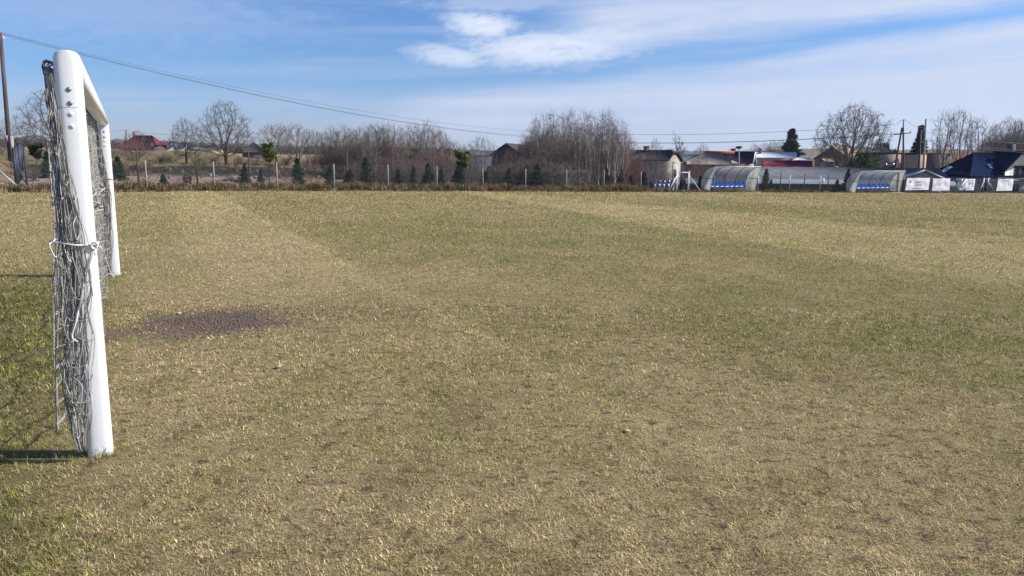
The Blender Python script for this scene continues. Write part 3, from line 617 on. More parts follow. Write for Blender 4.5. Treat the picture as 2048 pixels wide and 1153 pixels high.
gs = online(1353, NB-.8); gate('gate_frame', gs, NB-.8, 1.15, 2.75, 'darkpost', 'tall dark gate frame with pale top bar behind the white gate', True, 'steel', True)
gs = online(1969.5, NF-.1); gate('pedestrian_gate', gs, NF-.1, 1.05, 1.62, 'steel', 'grey metal gate with slanting stays below the dark blue roof')

# ------------------------------------------------------------------ dugouts
def polycarb():
    m, nt, N, L, bs = newmat('polycarbonate'); bs.inputs['Base Color'].default_value = (.36, .37, .33, 1); bs.inputs['Roughness'].default_value = .35
    tr = N.new('ShaderNodeBsdfTransparent'); tr.inputs['Color'].default_value = (.8, .82, .78, 1); tl = N.new('ShaderNodeBsdfTranslucent'); 
    tc = N.new('ShaderNodeTexCoord'); no = N.new('ShaderNodeTexNoise'); no.inputs['Scale'].default_value = 1.1; no.inputs['Detail'].default_value = 6; L.new(tc.outputs['Object'], no.inputs['Vector'])
    rp = N.new('ShaderNodeValToRGB'); rp.color_ramp.elements[0].position = .3; rp.color_ramp.elements[1].position = .7; rp.color_ramp.elements[0].color = (.40, .41, .35, 1); rp.color_ramp.elements[1].color = (.68, .70, .67, 1)
    L.new(no.outputs['Fac'], rp.inputs['Fac']); L.new(rp.outputs['Color'], bs.inputs['Base Color']); L.new(rp.outputs['Color'], tl.inputs['Color'])
    m1 = N.new('ShaderNodeMixShader'); m1.inputs[0].default_value = .5; L.new(bs.outputs[0], m1.inputs[1]); L.new(tl.outputs[0], m1.inputs[2])
    m2 = N.new('ShaderNodeMixShader'); m2.inputs[0].default_value = .20; L.new(m1.outputs[0], m2.inputs[1]); L.new(tr.outputs[0], m2.inputs[2]); L.new(m2.outputs[0], N['Material Output'].inputs['Surface']); return m
M['poly'] = polycarb(); M['rib'] = mat('dugout_frame', (.16, .18, .21), (.10, .11, .13), 6, .5, metal=.3); M['ribl'] = mat('dugout_front_frame', (.34, .37, .41), (.24, .26, .29), 6, .5, metal=.3)
M['seat'] = mat('blue_seat', (.02, .17, .80), (.016, .14, .66), 6, .3, spec=.6); M['seat2'] = mat('white_seat', (.7, .7, .72), None, 6, .35)
def dugout(px0, px1, label, extra=False):
    n = NF-.75; s0, s1 = online(px0, n), online(px1, n); Ld = s1-s0; D, H = 1.45, 2.16
    p = sp_(s0, n); p[2] = min(p[2], float(fz(s1)))-.02; ro = empty('dugout', p, math.atan2(SY, SX), label, 'dugout')
    arc = [(0, H)]+[(D*math.sin(a)**1.0, .75+(H-.75)*math.cos(a)) for a in np.linspace(.12, PI/2, 14)]+[(D+.02, .12)]
    arc = np.array(arc); arc[0] = (-.02, H)
    def legpt(t): return (.42*(1-t), H*t)
    bays = 4
    for i in range(bays+1):
        q = Ld*i/bays; mb = MB(); mb.tube([(q, a, b_) for a, b_ in arc], .03, 6); mb.build('rib', M['rib'], ro)
    for i in range(bays):
        q0, q1 = Ld*i/bays+.03, Ld*(i+1)/bays-.03; mb = MB(); k = len(arc); V = np.array([(q, a, b_) for q in (q0, q1) for a, b_ in arc]); j = np.arange(k-1)
        mb.add(V, [np.stack([j, j+1, j+1+k, j+k], 1)]); mb.build('roof_panel', M['poly'], ro, True)
    for q in (0, Ld):
        mb = MB(); mb.bar((q, *legpt(1)), (q, .42, -.05), .03, 8); mb.build('front_leg', M['ribl'], ro)
        mb = MB(); mb.bar((q, .42*.45, H*.55), (q, D*.99, H*.55), .022, 6); mb.build('side_rail', M['rib'], ro)
        mb = MB(); pl = [(q, *legpt(1)), (q, .42, .12)]+[(q, a, b_) for a, b_ in arc[::-1]]; mb.add(pl, []); mb.f.append(np.array([list(range(len(pl)))])); mb.build('side_panel', M['poly'], ro)
    mb = MB(); mb.box((Ld/2, -.02, H+.02), (Ld+.12, .07, .07)); mb.build('top_beam', mat('beam', (.5, .52, .5), None, 6, .5), ro)
    mb = MB(); mb.box((Ld/2, D+.02, .09), (Ld, .05, .06)); mb.build('base_rail', M['rib'], ro)
    mb = MB(); mb.box((Ld/2, .75, -.03), (Ld+.3, 1.9, .12)); mb.build('slab', M['concrete'], ro)
    st = Ld*.86/8; x0 = Ld*.045
    mb = MB(); mb.box((x0+4*st, .96, .49), (8*st+.2, .07, .05)); mb.build('bench_rail', M['rib'], ro)
    for i in range(4):
        q = Ld*(i+.55)/4; mb = MB(); mb.bar((q, .98, .47), (q, 1.02, 0), .024, 6); mb.bar((q+.45, .75, .47), (q, 1.1, .05), .02, 6); mb.build('bench_support', M['rib'], ro)
    def seatmesh():
        mb = MB(); wv = np.linspace(-1, 1, 9); pr = [(.70, .50), (.72, .54), (.83, .53), (.98, .52), (1.08, .54), (1.13, .60), (1.155, .72), (1.17, .85), (1.175, .93)]
        V = []; W = st*.47
        for j, (a, b_) in enumerate(pr):
            ww = W*(1 if j < 6 else (1-.04*(j-5)**2)); V += [(q*ww, a-.06*q*q*(j > 4), b_+.045*abs(q)**3*(j < 6)-.05*abs(q)**3*(j > 6)) for q in wv]
        i = np.arange(len(pr)-1)[:, None]*9+np.arange(8)[None]; V = np.array(V); mb.add(V, [np.stack([i, i+1, i+10, i+9], -1).reshape(-1, 4)])
        mb.add(V+[0, .012, -.014], [np.stack([i, i+9, i+10, i+1], -1).reshape(-1, 4)])
        me = mb.mesh('seat', True); me.materials.append(M['seat']); return me
    sm = seatmesh()
    for i in range(8):
        o_ = link('seat', sm, ro); o_.location = (x0+(i+.5)*st, 0, 0)
    return ro
dugout(1427, 1517, 'curved clear-roofed dugout with blue seats beside the white gate, the dugout nearer the pitch centre')
dugout(1718, 1806, 'curved clear-roofed dugout with blue seats standing at the twin-legged utility pole')

# ------------------------------------------------------------------ banners and signs on the fence
def text(s, size, m, parent, loc, align='CENTER', sx=1., shear=0.):
    cu = bpy.data.curves.new('lettering', 'FONT'); cu.body = s; cu.size = size; cu.align_x = align; cu.align_y = 'CENTER'; cu.extrude = .002; cu.shear = shear
    to = bpy.data.objects.new('tmp', cu); COL.objects.link(to); bpy.context.view_layer.update()
    me = bpy.data.meshes.new_from_object(to.evaluated_get(bpy.context.evaluated_depsgraph_get())); bpy.data.objects.remove(to); bpy.data.curves.remove(cu); me.materials.clear(); me.materials.append(m); me.name = 'lettering'
    o_ = link('lettering', me, parent); o_.location = loc; o_.rotation_euler = (PI/2, 0, 0); o_.scale = (sx, 1, 1); return o_
M['banner'] = mat('banner_sheet', (.72, .72, .76), (.64, .64, .68), 2, .5); M['ink'] = mat('dark_ink', (.05, .06, .09), None, 5, .6); M['inkg'] = mat('grey_ink', (.30, .34, .42), None, 5, .6); M['inkr'] = mat('red_ink', (.62, .30, .34), None, 5, .6)
M['inkb'] = mat('blue_ink', (.05, .18, .36), None, 5, .6); M['dgraphic'] = mat('dark_graphic', (.07, .09, .12), (.5, .55, .6), 2.4, .6, lo=.45, hi=.52)
def banner(px0, px1, py0, py1, label, m='banner', skew=.0):
    n = NF-.12; s0, s1 = online(px0, n), online(px1, n); wd = s1-s0; x_, y_ = xy((s0+s1)/2, n); Y = y_
    zt = at((px0+px1)/2, py0, Y)[2]; zb = at((px0+px1)/2, py1, Y)[2]; h = zt-zb
    ro = empty('banner', (x_, y_, zb), math.atan2(SY, SX), label, 'banner', 'advertising banners tied to the fence')
    nx, nz = 18, 10; a, b_ = np.meshgrid(np.linspace(-.5, .5, nx), np.linspace(0, 1, nz)); wv = -.02*np.sin(a*17+b_*3)*np.sin(b_*PI)-.015*np.sin(b_*9+a*5)
    xx = a*wd+skew*wd*(b_-.5); zz = b_*h-.03*np.abs(np.sin(a*2*PI))*(b_ > .95)
    V = np.stack([xx, wv, zz], -1).reshape(-1, 3); i = np.arange(nz-1)[:, None]*nx+np.arange(nx-1)[None]; q = np.stack([i, i+1, i+nx+1, i+nx], -1).reshape(-1, 4)
    mb = MB(); mb.add(V, [q]); mb.add(V+[0, .012, 0], [q[:, ::-1]]); mb.build('sheet', M[m], ro, True)
    return ro, wd, h
ro, bw, bh = banner(1811, 1857, 356, 380.5, 'white banner reading Gmina Lubawka with faint crest, beside the pole', skew=.03)
text('Gmina', bh*.26, M['ink'], ro, (.0, -.048, bh*.66), sx=1.15); text('Lubawka', bh*.27, M['ink'], ro, (0, -.048, bh*.44), sx=1.15); text('www.gminalubawka.pl', bh*.15, M['ink'], ro, (-.02*bw, -.048, bh*.17), sx=1.1)
mb = MB(); mb.extr([(-.1, .15), (.1, .15), (.1, -.04), (0, -.16), (-.1, -.04)], (-bw*.34, -.062, bh*.7), (1, 0, 0), (0, 0, 1), (0, .006, 0), 1); mb.build('crest', M['inkg'], ro)
ro, bw, bh = banner(1864, 1898, 357, 381.5, 'white banner with a pink script logo at its left and lines of small grey print')
for zc in (.68, .56, .36): text('--- ------ --', bh*.12, M['inkg'], ro, (bw*.22, -.048, bh*zc))
mb = MB(); mb.tube(smooth_path([(-bw*.38, -.062, bh*.42), (-bw*.30, -.062, bh*.52), (-bw*.22, -.062, bh*.66), (-bw*.24, -.062, bh*.5), (-bw*.16, -.062, bh*.5), (-bw*.1, -.062, bh*.62), (-bw*.12, -.062, bh*.48), (-bw*.02, -.062, bh*.52)], 5), .02, 5); mb.build('script_logo', M['inkr'], ro)
text('------------', bh*.12, M['inkr'], ro, (bw*.14, -.048, bh*.14))
ro, bw, bh = banner(1914, 1931, 357, 381, 'dark patterned banner with white streaks, tucked behind the narrow white banner', 'dgraphic')
mb = MB(); mb.bar((-bw*.45, -.05, bh*.05), (bw*.38, -.05, bh*.9), .07, 4); mb.bar((-bw*.2, -.05, bh*.6), (-bw*.2, -.05, bh*.95), .13, 6); mb.build('white_streaks', M['banner'], ro)
ro, bw, bh = banner(1928, 1947.5, 358, 381, 'narrow white banner with a red heading over blocks of black print', skew=.06)
text('AUTO SERWIS', bh*.15, M['inkr'], ro, (.02*bw, -.048, bh*.82), sx=.95); text('AUBE', bh*.19, M['ink'], ro, (.0, -.048, bh*.57), sx=1.2); text('-------------', bh*.2, M['ink'], ro, (-.02*bw, -.048, bh*.33)); text('-------------', bh*.2, M['ink'], ro, (-.02*bw, -.048, bh*.17))
ro, bw, bh = banner(1993, 2024, 358, 382, 'square white banner headed BM SERVICE in grey, nearest the right edge', skew=.04)
text('BM SERVICE', bh*.17, M['inkg'], ro, (.03*bw, -.048, bh*.84), sx=1.25)
for zc in (.62, .48, .34): text('- -- --- -- -- -', bh*.09, M['inkg'], ro, (0, -.048, bh*zc))
n = NF-.1; s0 = online(1645, n); p = sp_(s0, n); zt, zb = at(1645, 357.5, p[1])[2], at(1645, 366.5, p[1])[2]
ro = empty('notice_sign', (p[0], p[1], zb), math.atan2(SY, SX), 'small white and blue notice hanging on the fence between the dugouts', 'sign'); hh = zt-zb
mb = MB(); mb.box((0, 0, hh/2), (.26, .02, hh)); mb.build('panel', M['banner'], ro)
for zc, wd_ in ((.72, .14), (.28, .12)):
    mb = MB(); mb.box((0, -.013, hh*zc), (wd_, .006, hh*.28)); mb.build('pictogram', M['inkb'], ro)

# ------------------------------------------------------------------ trees
def grow_tree(seed, P):
    R = random.Random(seed); out = []
    def rv(): return Vector((R.gauss(0, 1), R.gauss(0, 1), R.gauss(0, 1)))
    up = Vector((0, 0, 1))
    def grow(pos, d, L, r, lev):
        n = P['seg'][lev]; step = L/n; tap = P['taper'][lev]; kids = []
        for i in range(n):
            d = (d+rv()*P['wander'][lev]+up*P['trop'][lev]).normalized(); q = pos+d*step
            r0 = r*(1-tap*i/n); r1 = r*(1-tap*(i+1)/n); out.append((pos, q, max(r0, P['rmin']), max(r1, P['rmin']), lev))
            kids.append((pos, q, d, r1, (i+1)/n)); pos = q
        if lev+1 < len(P['n']):
            m = P['n'][lev+1]; st = P['start'][lev+1]; az = R.random()*6.28
            for k in range(m):
                t = st+(1-st)*((k+R.random())/m) if m > 1 else 1
                i = min(int(t*n), n-1); a, b, dd, rr, _ = kids[i]; f_ = t*n-i; p = a.lerp(b, min(1, f_)); az += 2.4+R.gauss(0, .5)
                an = P['ang'][lev+1]*(1+R.gauss(0, .18)) if not (lev == 0 and 'fan' in P) else P['fan']*math.sqrt((k+R.random())/m); s_ = dd.orthogonal().normalized(); s_.rotate(Matrix.Rotation(az, 3, dd))
                nd = dd*math.cos(an)+s_*math.sin(an)
                ln = L*P['rat'][lev+1]*(1-P['fall'][lev+1]*(t-st)/(1-st+1e-6))*R.uniform(.7, 1.15)
                grow(p, nd, ln, min(rr*.9, r*P['rr'][lev+1]*(1-.4*t)), lev+1)
            if P.get('fork', 0) and lev < P['fork']:
                a, b, dd, rr, _ = kids[-1]
                for k in range(2):
                    nd = (dd+rv()*.35).normalized(); grow(b, nd, L*.55*R.uniform(.8, 1.1), rr*.9, lev+1)
    for k in range(P.get('stems', 1)):
        a = R.random()*6.28; le = P.get('lean', .05)*(1 if P.get('stems', 1) == 1 else R.random()**.7); sc_ = 1 if k == 0 else R.uniform(.55, 1)
        sp0 = P.get('spread0', 0); grow(Vector((R.gauss(0, sp0), R.gauss(0, sp0), -.03)), Vector((math.cos(a)*le, math.sin(a)*le, 1)).normalized(), P['L']*sc_, P['r']*(.7+.3*sc_), 0)
    return out
def colonise(seed, prof, z0, nat, step, infl, kill, up, twl, twn, twup, e=2.35, rt=.010, lean=0., shell=.35, sub=2, stems=1, spread=0., thk=.42):
    # bare crown grown towards points scattered in an envelope (profile: height -> radius, tree 10 m tall), then long fine twigs on every thin shoot
    r_ = np.random.default_rng(seed); zs = [p[0] for p in prof]; rs = [p[1] for p in prof]; A = []
    while len(A) < nat:
        z = r_.uniform(zs[0], zs[-1]); R = np.interp(z, zs, rs); q = r_.uniform(-1, 1, 2)
        if q@q > 1 or r_.random() > (R/max(rs))**1.3: continue
        if r_.random() < shell and q@q < .35: continue
        A.append((q[0]*R+lean*z, q[1]*R, z))
    A = np.array(A); A[:, :2] *= (1+.16*np.sin(np.arctan2(A[:, 1], A[:, 0])*3+seed))[:, None]
    pos = []; par = []
    for k in range(stems):
        b = r_.normal(0, spread, 2) if stems > 1 else np.zeros(2); d = np.array([b[0]*.35, b[1]*.35, 1.]); p = np.array([b[0], b[1], -.1]); last = -1
        while p[2] < z0:
            pos.append(p.copy()); par.append(last); last = len(pos)-1; p = p+(d/np.linalg.norm(d))*step*1.6+np.array([r_.normal(0, .02)+lean*step*1.6, r_.normal(0, .02), 0])
    pos = [np.array(p) for p in pos]; near = np.full(len(A), 1e9); who = np.zeros(len(A), int)
    def upd(i0):
        for i in range(i0, len(pos)):
            dd = np.linalg.norm(A-pos[i], axis=1); m = dd < near; near[m] = dd[m]; who[m] = i
    upd(0); alive = np.ones(len(A), bool); last_d = {}
    for it in range(150):
        act = alive & (near < infl if it > 3 else near < 1e8)
        if not act.any(): break
        n0 = len(pos)
        for w_ in np.unique(who[act]):
            idx = np.where(act & (who == w_))[0]; v = A[idx]-pos[w_]; v /= np.linalg.norm(v, axis=1, keepdims=True); d = v.sum(0)
            if par[w_] >= 0: pd = pos[w_]-pos[par[w_]]; d = d/max(np.linalg.norm(d), 1e-6)+.85*pd/np.linalg.norm(pd)
            d = d/max(np.linalg.norm(d), 1e-6)+np.array([0, 0, up])+r_.normal(0, .12, 3); d /= np.linalg.norm(d); q = pos[w_]+d*step
            k_ = last_d.get(w_)
            if k_ is not None and np.linalg.norm(k_-q) < step*.3: alive[idx] = False; continue
            last_d[w_] = q; pos.append(q); par.append(w_)
        if len(pos) == n0: break
        upd(n0); alive &= near > kill
    N_ = len(pos); rad = np.zeros(N_); kids = [[] for _ in range(N_)]
    for i in range(N_):
        if par[i] >= 0: kids[par[i]].append(i)
    for i in range(N_-1, -1, -1):
        rad[i] = rt if not kids[i] else max(rt, sum(rad[k]**e for k in kids[i])**(1/e))
    out = []
    for i in range(N_):
        if par[i] >= 0: out.append((pos[par[i]], pos[i], max(rad[i], min(rad[par[i]], rad[i]*1.25)), rad[i], 0 if rad[i] > thk*rad.max() else 1))
    thin = [i for i in range(N_) if rad[i] < rt*3.2 and par[i] >= 0]
    for i in thin:
        ax_ = pos[i]-pos[par[i]]; ax_ /= np.linalg.norm(ax_)
        for k in range(r_.poisson(twn*(1.6 if not kids[i] else 1))):
            d = ax_*.9+r_.normal(0, .55, 3)+np.array([0, 0, twup]); d /= np.linalg.norm(d); p = pos[i]+(pos[par[i]]-pos[i])*r_.random(); ln = twl*r_.uniform(.5, 1.3)
            for q in range(2):
                p2 = p+d*ln*.5; out.append((p, p2, rt*.62*(1-.3*q), rt*.62*(.7-.3*q), 2))
                for _ in range(sub):
                    d3 = d*.8+r_.normal(0, .5, 3)+np.array([0, 0, twup*.8]); d3 /= np.linalg.norm(d3); t = r_.random(); p3 = p+(p2-p)*t; out.append((p3, p3+d3*ln*.45*r_.uniform(.5, 1.2), rt*.45, rt*.3, 3))
                p = p2; d = d+r_.normal(0, .2, 3)+np.array([0, 0, twup*.35]); d /= np.linalg.norm(d)
    return out
def D(**k): return k
SC = {
 'spreading': D(prof=[(2.2, 1.2), (3.2, 3.2), (5.4, 4.6), (7.2, 4.3), (8.8, 2.9), (9.8, 1.0)], z0=2.1, nat=1900, step=.25, infl=3.2, kill=.33, up=.10, twl=.62, twn=1.3, twup=.18, rt=.0145, e=2.02),
 'round': D(prof=[(1.3, 1.5), (2.3, 3.2), (4.2, 3.9), (6.4, 3.2), (8.4, 2.0), (9.8, .6)], z0=1.7, nat=1150, step=.26, infl=3.0, kill=.37, up=.16, twl=.70, twn=1.15, twup=.25, rt=.0135, e=2.05),
 'forked': D(prof=[(1.4, .6), (3.2, 2.2), (6.0, 3.2), (8.4, 2.8), (9.8, 1.2)], z0=1.2, nat=800, step=.28, infl=3.4, kill=.42, up=.25, twl=.85, twn=1.25, twup=.35, rt=.014, e=2.08),
 'tall': D(prof=[(2.6, .4), (4.2, 1.1), (6.8, 1.8), (9.0, 1.5), (10, .6)], z0=2.6, nat=520, step=.28, infl=3.0, kill=.40, up=.3, twl=.80, twn=1.25, twup=.35, rt=.013, e=1.92, lean=.02),
 'birch': D(prof=[(1.8, .5), (4.0, 1.35), (6.5, 1.35), (8.6, .85), (10, .12)], z0=2.0, nat=430, step=.28, infl=2.6, kill=.38, up=.35, twl=.90, twn=2.1, twup=.0, rt=.0105, e=1.8, thk=.22, lean=.035),
 'sapling': D(prof=[(1.6, .4), (4.0, 1.4), (7.0, 1.55), (9.0, 1.0), (10, .2)], z0=1.6, nat=420, step=.28, infl=2.8, kill=.40, up=.45, twl=.95, twn=1.7, twup=.45, rt=.0115, e=2.2),
 'clump': D(prof=[(.4, 1.6), (1.6, 3.6), (4.6, 4.6), (7.6, 3.8), (9.8, 1.4)], z0=.7, nat=900, step=.36, infl=3.2, kill=.46, up=.18, twl=1.2, twn=1.4, twup=.3, rt=.017, e=2.3, stems=10, spread=.8, shell=.1),
}
KINDS = {
 # heights are rescaled when planted; radii are metres for a tree about 10 m tall
 'shrub': D(L=2.6, r=.035, seg=[5, 4, 3], taper=[.8, .85, .8], wander=[.12, .16, .2], trop=[.02, .05, .03], n=[1, 10, 6], start=[0, .10, .1], ang=[0, .6, .7], rat=[1, .5, .45], fall=[0, .4, .4], rr=[1, .5, .5], rmin=.006, stems=14, lean=.8, spread0=.18),
 'pollard': D(L=5.6, r=.15, seg=[8, 6, 5, 3], taper=[.5, .7, .8, .8], wander=[.04, .16, .22, .3], trop=[.02, .03, .04, .02], n=[1, 9, 6, 5], start=[0, .60, .2, .2], ang=[0, .75, .8, .8], rat=[1, .48, .55, .5], fall=[0, .1, .4, .4], rr=[1, .6, .5, .5], rmin=.02, fork=1),
}
PROTO = {}
def tree_mesh(kind, seed):
    key = (kind, seed)
    if key in PROTO: return PROTO[key]
    out = colonise(seed, **SC[kind]) if kind in SC else grow_tree(seed, KINDS[kind])
    p0 = np.array([o_[0][:] for o_ in out]); p1 = np.array([o_[1][:] for o_ in out]); r0 = np.array([o_[2] for o_ in out]); r1 = np.array([o_[3] for o_ in out]); lv = np.array([o_[4] for o_ in out])
    H = p1[:, 2].max(); xs = p1[:, 0]; Wd = np.quantile(xs, .99)-np.quantile(xs, .01)
    thick = lv <= (1 if kind == 'pollard' else 0)
    if kind in ('clump', 'shrub'): thick = thick & False
    a = MB()
    if thick.any(): a.segs(p0[thick]-(p1-p0)[thick]*.06, p1[thick]+(p1-p0)[thick]*.06, r0[thick], r1[thick], 7)
    b = MB(); mid = ~thick & (r0 > .03); fine = ~thick & ~mid; b.segs(p0[mid], p1[mid], r0[mid], r1[mid], 5); b.segs(p0[fine], p1[fine], r0[fine], r1[fine], 3)
    PROTO[key] = (a.mesh('trunk', True) if thick.any() else None, b.mesh('crown', True), H, Wd, {}); return PROTO[key]
def plant(kind, seed, px, pytop, Y, label, wpx=None, barkm='bark', twigm='twig', name='bare_tree', cat='tree', group=None, rz=None, sink=.1, zb=None, tilt=0.):
    tm, cm, H, Wd, mats = tree_mesh(kind, seed); b = gp(px, Y)
    if zb is not None: b[2] = zb
    b[2] -= sink; zt = at(px, pytop, Y)[2]; sz = (zt-b[2])/H; sxy = sz if wpx is None else wpx*Y/F/Wd
    key = (barkm, twigm)
    if key not in mats:
        t2 = tm and (tm.copy() if mats else tm); c2 = cm.copy() if mats else cm; t2 and (t2.materials.clear(), t2.materials.append(M[barkm])); c2.materials.clear(); c2.materials.append(M[twigm]); mats[key] = (t2, c2)
    t2, c2 = mats[key]
    ro = empty(name, b, random.uniform(-.25, .25) if rz is None else rz, label, cat, group); ro.scale = (sxy, sxy*random.uniform(.85, 1.1), sz); ro.rotation_euler[0] = random.uniform(-tilt, tilt); ro.rotation_euler[1] = random.uniform(-tilt, tilt); t2 and link('trunk', t2, ro); link('crown' if t2 else 'branches', c2, ro); return ro
# evergreens
def conifer_mesh(kind, seed):
    key = (kind, seed)
    if key in PROTO: return PROTO[key]
    r_ = np.random.default_rng(seed); tr = MB(); H = 3.; V = []; stem = []
    def needles(p, d, ln, wdt, cnt):   # flat sprays of needles along a twig
        t = r_.random(cnt); base = p+d*(t*ln)[:, None]; dirs = d*.55+r_.normal(0, .6, (cnt, 3)); dirs /= np.linalg.norm(dirs, axis=1, keepdims=True)
        side = np.cross(dirs, r_.normal(0, 1, (cnt, 3))); side /= np.linalg.norm(side, axis=1, keepdims=True); l_ = wdt*(.6+.7*r_.random(cnt))[:, None]
        V.append(np.stack([base-side*l_*.22, base+side*l_*.22, base+dirs*l_], 1).reshape(-1, 3))
    if kind in ('spruce', 'bigspruce'):
        tr.tube([(0, 0, -.1), (0, 0, H*.5), (.01, 0, H)], [.045, .028, .006], 7); nl = 15 if kind == 'spruce' else 22
        for i in range(nl):
            t = (i+.5)/nl; z = H*(.05+.95*t); R = (.80 if kind == 'spruce' else .74)*(1-t)**.8*(.8+.4*r_.random())+.05
            nb = 9 if t < .7 else 6
            for k in range(nb):
                a = 6.28*k/nb+r_.random()*.7+i; rr = R*(.5+.7*r_.random()); sl = (.15-.35*(1-t) if kind == 'spruce' else -.22-.2*(1-t)); 
                d = np.array([math.cos(a), math.sin(a), sl]); d /= np.linalg.norm(d); p = np.array([0, 0, z+r_.normal(0, .02)]); e = p+d*rr; e[2] += .10*rr*(1 if kind == 'spruce' else .5)
                stem.append((p, e)); needles(p, (e-p)/rr, rr, .13 if kind == 'spruce' else .11, int(90*rr+20))
                for q in (.45, .7, .9):
                    for s_ in (-1, 1):
                        a2 = a+s_*.75; d2 = np.array([math.cos(a2), math.sin(a2), sl-.1]); ln = rr*.42*(1.1-q*.6); needles(p+(e-p)*q, d2/np.linalg.norm(d2), ln, .12, int(60*ln+12))
        needles(np.array([0, 0, H-.25]), np.array([0, 0, 1.]), .25, .07, 24)
    elif kind == 'pinetop':            # young pine: bare lower stem, tufted top
        tr.tube([(0, 0, -.1), (.03, 0, H*.4), (0, .02, H*.95)], [.03, .022, .01], 6)
        for i in range(64):
            t = .56+.44*r_.random(); a = r_.random()*6.28; rr = .62*math.sin(PI*min(1, (t-.50)/.62))**.6*(.55+.5*r_.random())+.05; d = np.array([math.cos(a), math.sin(a), .6+.4*r_.random()]); d /= np.linalg.norm(d); p = np.array([0, 0, H*t*.93])
            stem.append((p, p+d*rr)); needles(p+d*rr*.3, d, rr*.75, .16, 60)
        for i in range(9):
            a = r_.random()*6.28; p = np.array([0, 0, H*r_.uniform(.12, .42)]); stem.append((p, p+np.array([math.cos(a)*.3, math.sin(a)*.3, .12])))
    elif kind == 'bigpine':
        tr.tube([(0, 0, -.1), (.03, 0, H*.5), (0, .03, H*.97)], [.06, .045, .015], 7)
        for i in range(90):
            t = .18+.82*((i+.5)/90); a = r_.random()*6.28; rr = (1.0*(1.12-t)+.16)*(.45+.75*r_.random()); d = np.array([math.cos(a), math.sin(a), .12+.2*r_.random()]); d /= np.linalg.norm(d); p = np.array([0, 0, H*t*.97])
            stem.append((p, p+d*rr))
            for q in (.45, .7, .95): needles(p+d*rr*q, np.array([d[0], d[1], .1+r_.normal(0, .2)]), .24, .15, 40)
    else:                               # juniper-like dense evergreen bush
        tr.tube([(0, 0, -.1), (0, 0, H*.6)], [.06, .02], 6)
        for i in range(240):
            ph = r_.random()*6.28; zz = r_.random(); rr = .95*math.sqrt(max(.02, zz*(1.12-zz)*2.2))*(.5+.55*r_.random()); p = np.array([math.cos(ph)*rr, math.sin(ph)*rr, H*.95*zz]); d = np.array([math.cos(ph)*.4, math.sin(ph)*.4, .8]); needles(p, d, .22, .14, 26)
            if i % 8 == 0: stem.append((np.array([0, 0, H*.5*zz]), p))
    cr = MB(); V = np.concatenate(V); cr.add(V, [np.arange(len(V)).reshape(-1, 3)])
    br = MB(); br.segs([q[0] for q in stem], [q[1] for q in stem], .012, .005, 4); tr.v += [v_+0 for v_ in br.v]; tr.f += [f_+tr.n for f_ in br.f]; tr.n += br.n
    PROTO[key] = (tr.mesh('trunk', True), cr.mesh('crown'), H, np.ptp(V[:, 0]), {}); return PROTO[key]
def conifer(kind, seed, px, pytop, Y, label, wpx=None, leaf='spruce', name='spruce_tree', cat='tree', group=None, sink=.05, n=None, zb=None):
    conifer_mesh(kind, seed)
    if n is not None:
        s_ = online(px, n); Y = xy(s_, n)[1]
    return plant(kind, seed, px, pytop, Y, label, wpx, 'bark', leaf, name, cat, group, rz=random.uniform(0, 6), sink=sink, zb=zb, tilt=.05)
_tm0 = tree_mesh
def tree_mesh(kind, seed):
    return PROTO[(kind, seed)] if (kind, seed) in PROTO else _tm0(kind, seed)

# --- left side
plant('round', 21, 108, 172, 60, 'large bare tree half hidden behind the near goalpost', 125, twigm='twig')
plant('shrub', 22, -2, 222, 95, 'pale bare tree cut by the left picture edge behind the wooden pole', 60, twigm='twigl', name='bare_tree')
conifer('spruce', 31, 98, 303, 46, 'dark spruce just left of the gathered goal net', 46, 'spruce', n=None)
conifer('pinetop', 32, 77, 288, 46.5, 'young pine with a bare forked stem near the dark blue fence posts', 34, 'pined', name='pine_tree')
plant('shrub', 23, 70, 318, 44.5, 'thin leafless shrub beside the young pine at the left', 26, name='bare_shrub', cat='shrub')
conifer('spruce', 33, 239, 314, 47, 'full dark green spruce right of the far goalpost', 44, 'spruce')
plant('round', 24, 276, 256, 66, 'low bare tree in front of the red barn roof', 62, twigm='twigp')
plant('clump', 25, 225, 282, 85, 'reddish bare bush left of the red barn roof', 60, twigm='twigp', name='bare_shrub', cat='shrub')
plant('round', 26, 373, 229, 63, 'medium bare tree between the red barn and the big oak', 66)
plant('round', 21, 453, 194, 62, 'big bare oak standing alone left of the pine tops', 108, rz=2.0)
plant('forked', 27, 552, 243, 68, 'bare tree with forked limbs behind the light green pine top', 62, twigm='twigl')
plant('forked', 28, 592, 243, 70, 'bare spreading tree right of the light green pine top', 70, twigm='twigl')
plant('forked', 29, 628, 252, 75, 'slim bare tree at the left end of the sapling thicket', 46, twigm='twigl')
conifer('pinetop', 34, 539, 289, 50, 'light green young pine on a tall bare stem, left of the thicket', 38, 'pine', name='pine_tree')
LOW = [(262, 300, 70, 40), (318, 302, 63, 60), (338, 306, 66, 44), (395, 306, 62.5, 36), (425, 303, 66, 46), (478, 307, 64, 52), (512, 306, 62, 44), (570, 300, 66, 60), (650, 296, 70, 60), (612, 304, 66, 50)]
for i, (px, py, Y, w_) in enumerate(LOW):
    plant('shrub', 22+i % 3, px, py, Y, 'low leafless bush on the meadow edge behind the dark bank', w_, twigm=['twig', 'twigp'][i % 2], name='bare_shrub', cat='shrub', group='low bushes along the dark bank')
conifer('bush', 35, 375, 351, 48, 'small dark red dried bush on the pink earth', 19, 'dryleaf', name='dry_bush', cat='shrub')
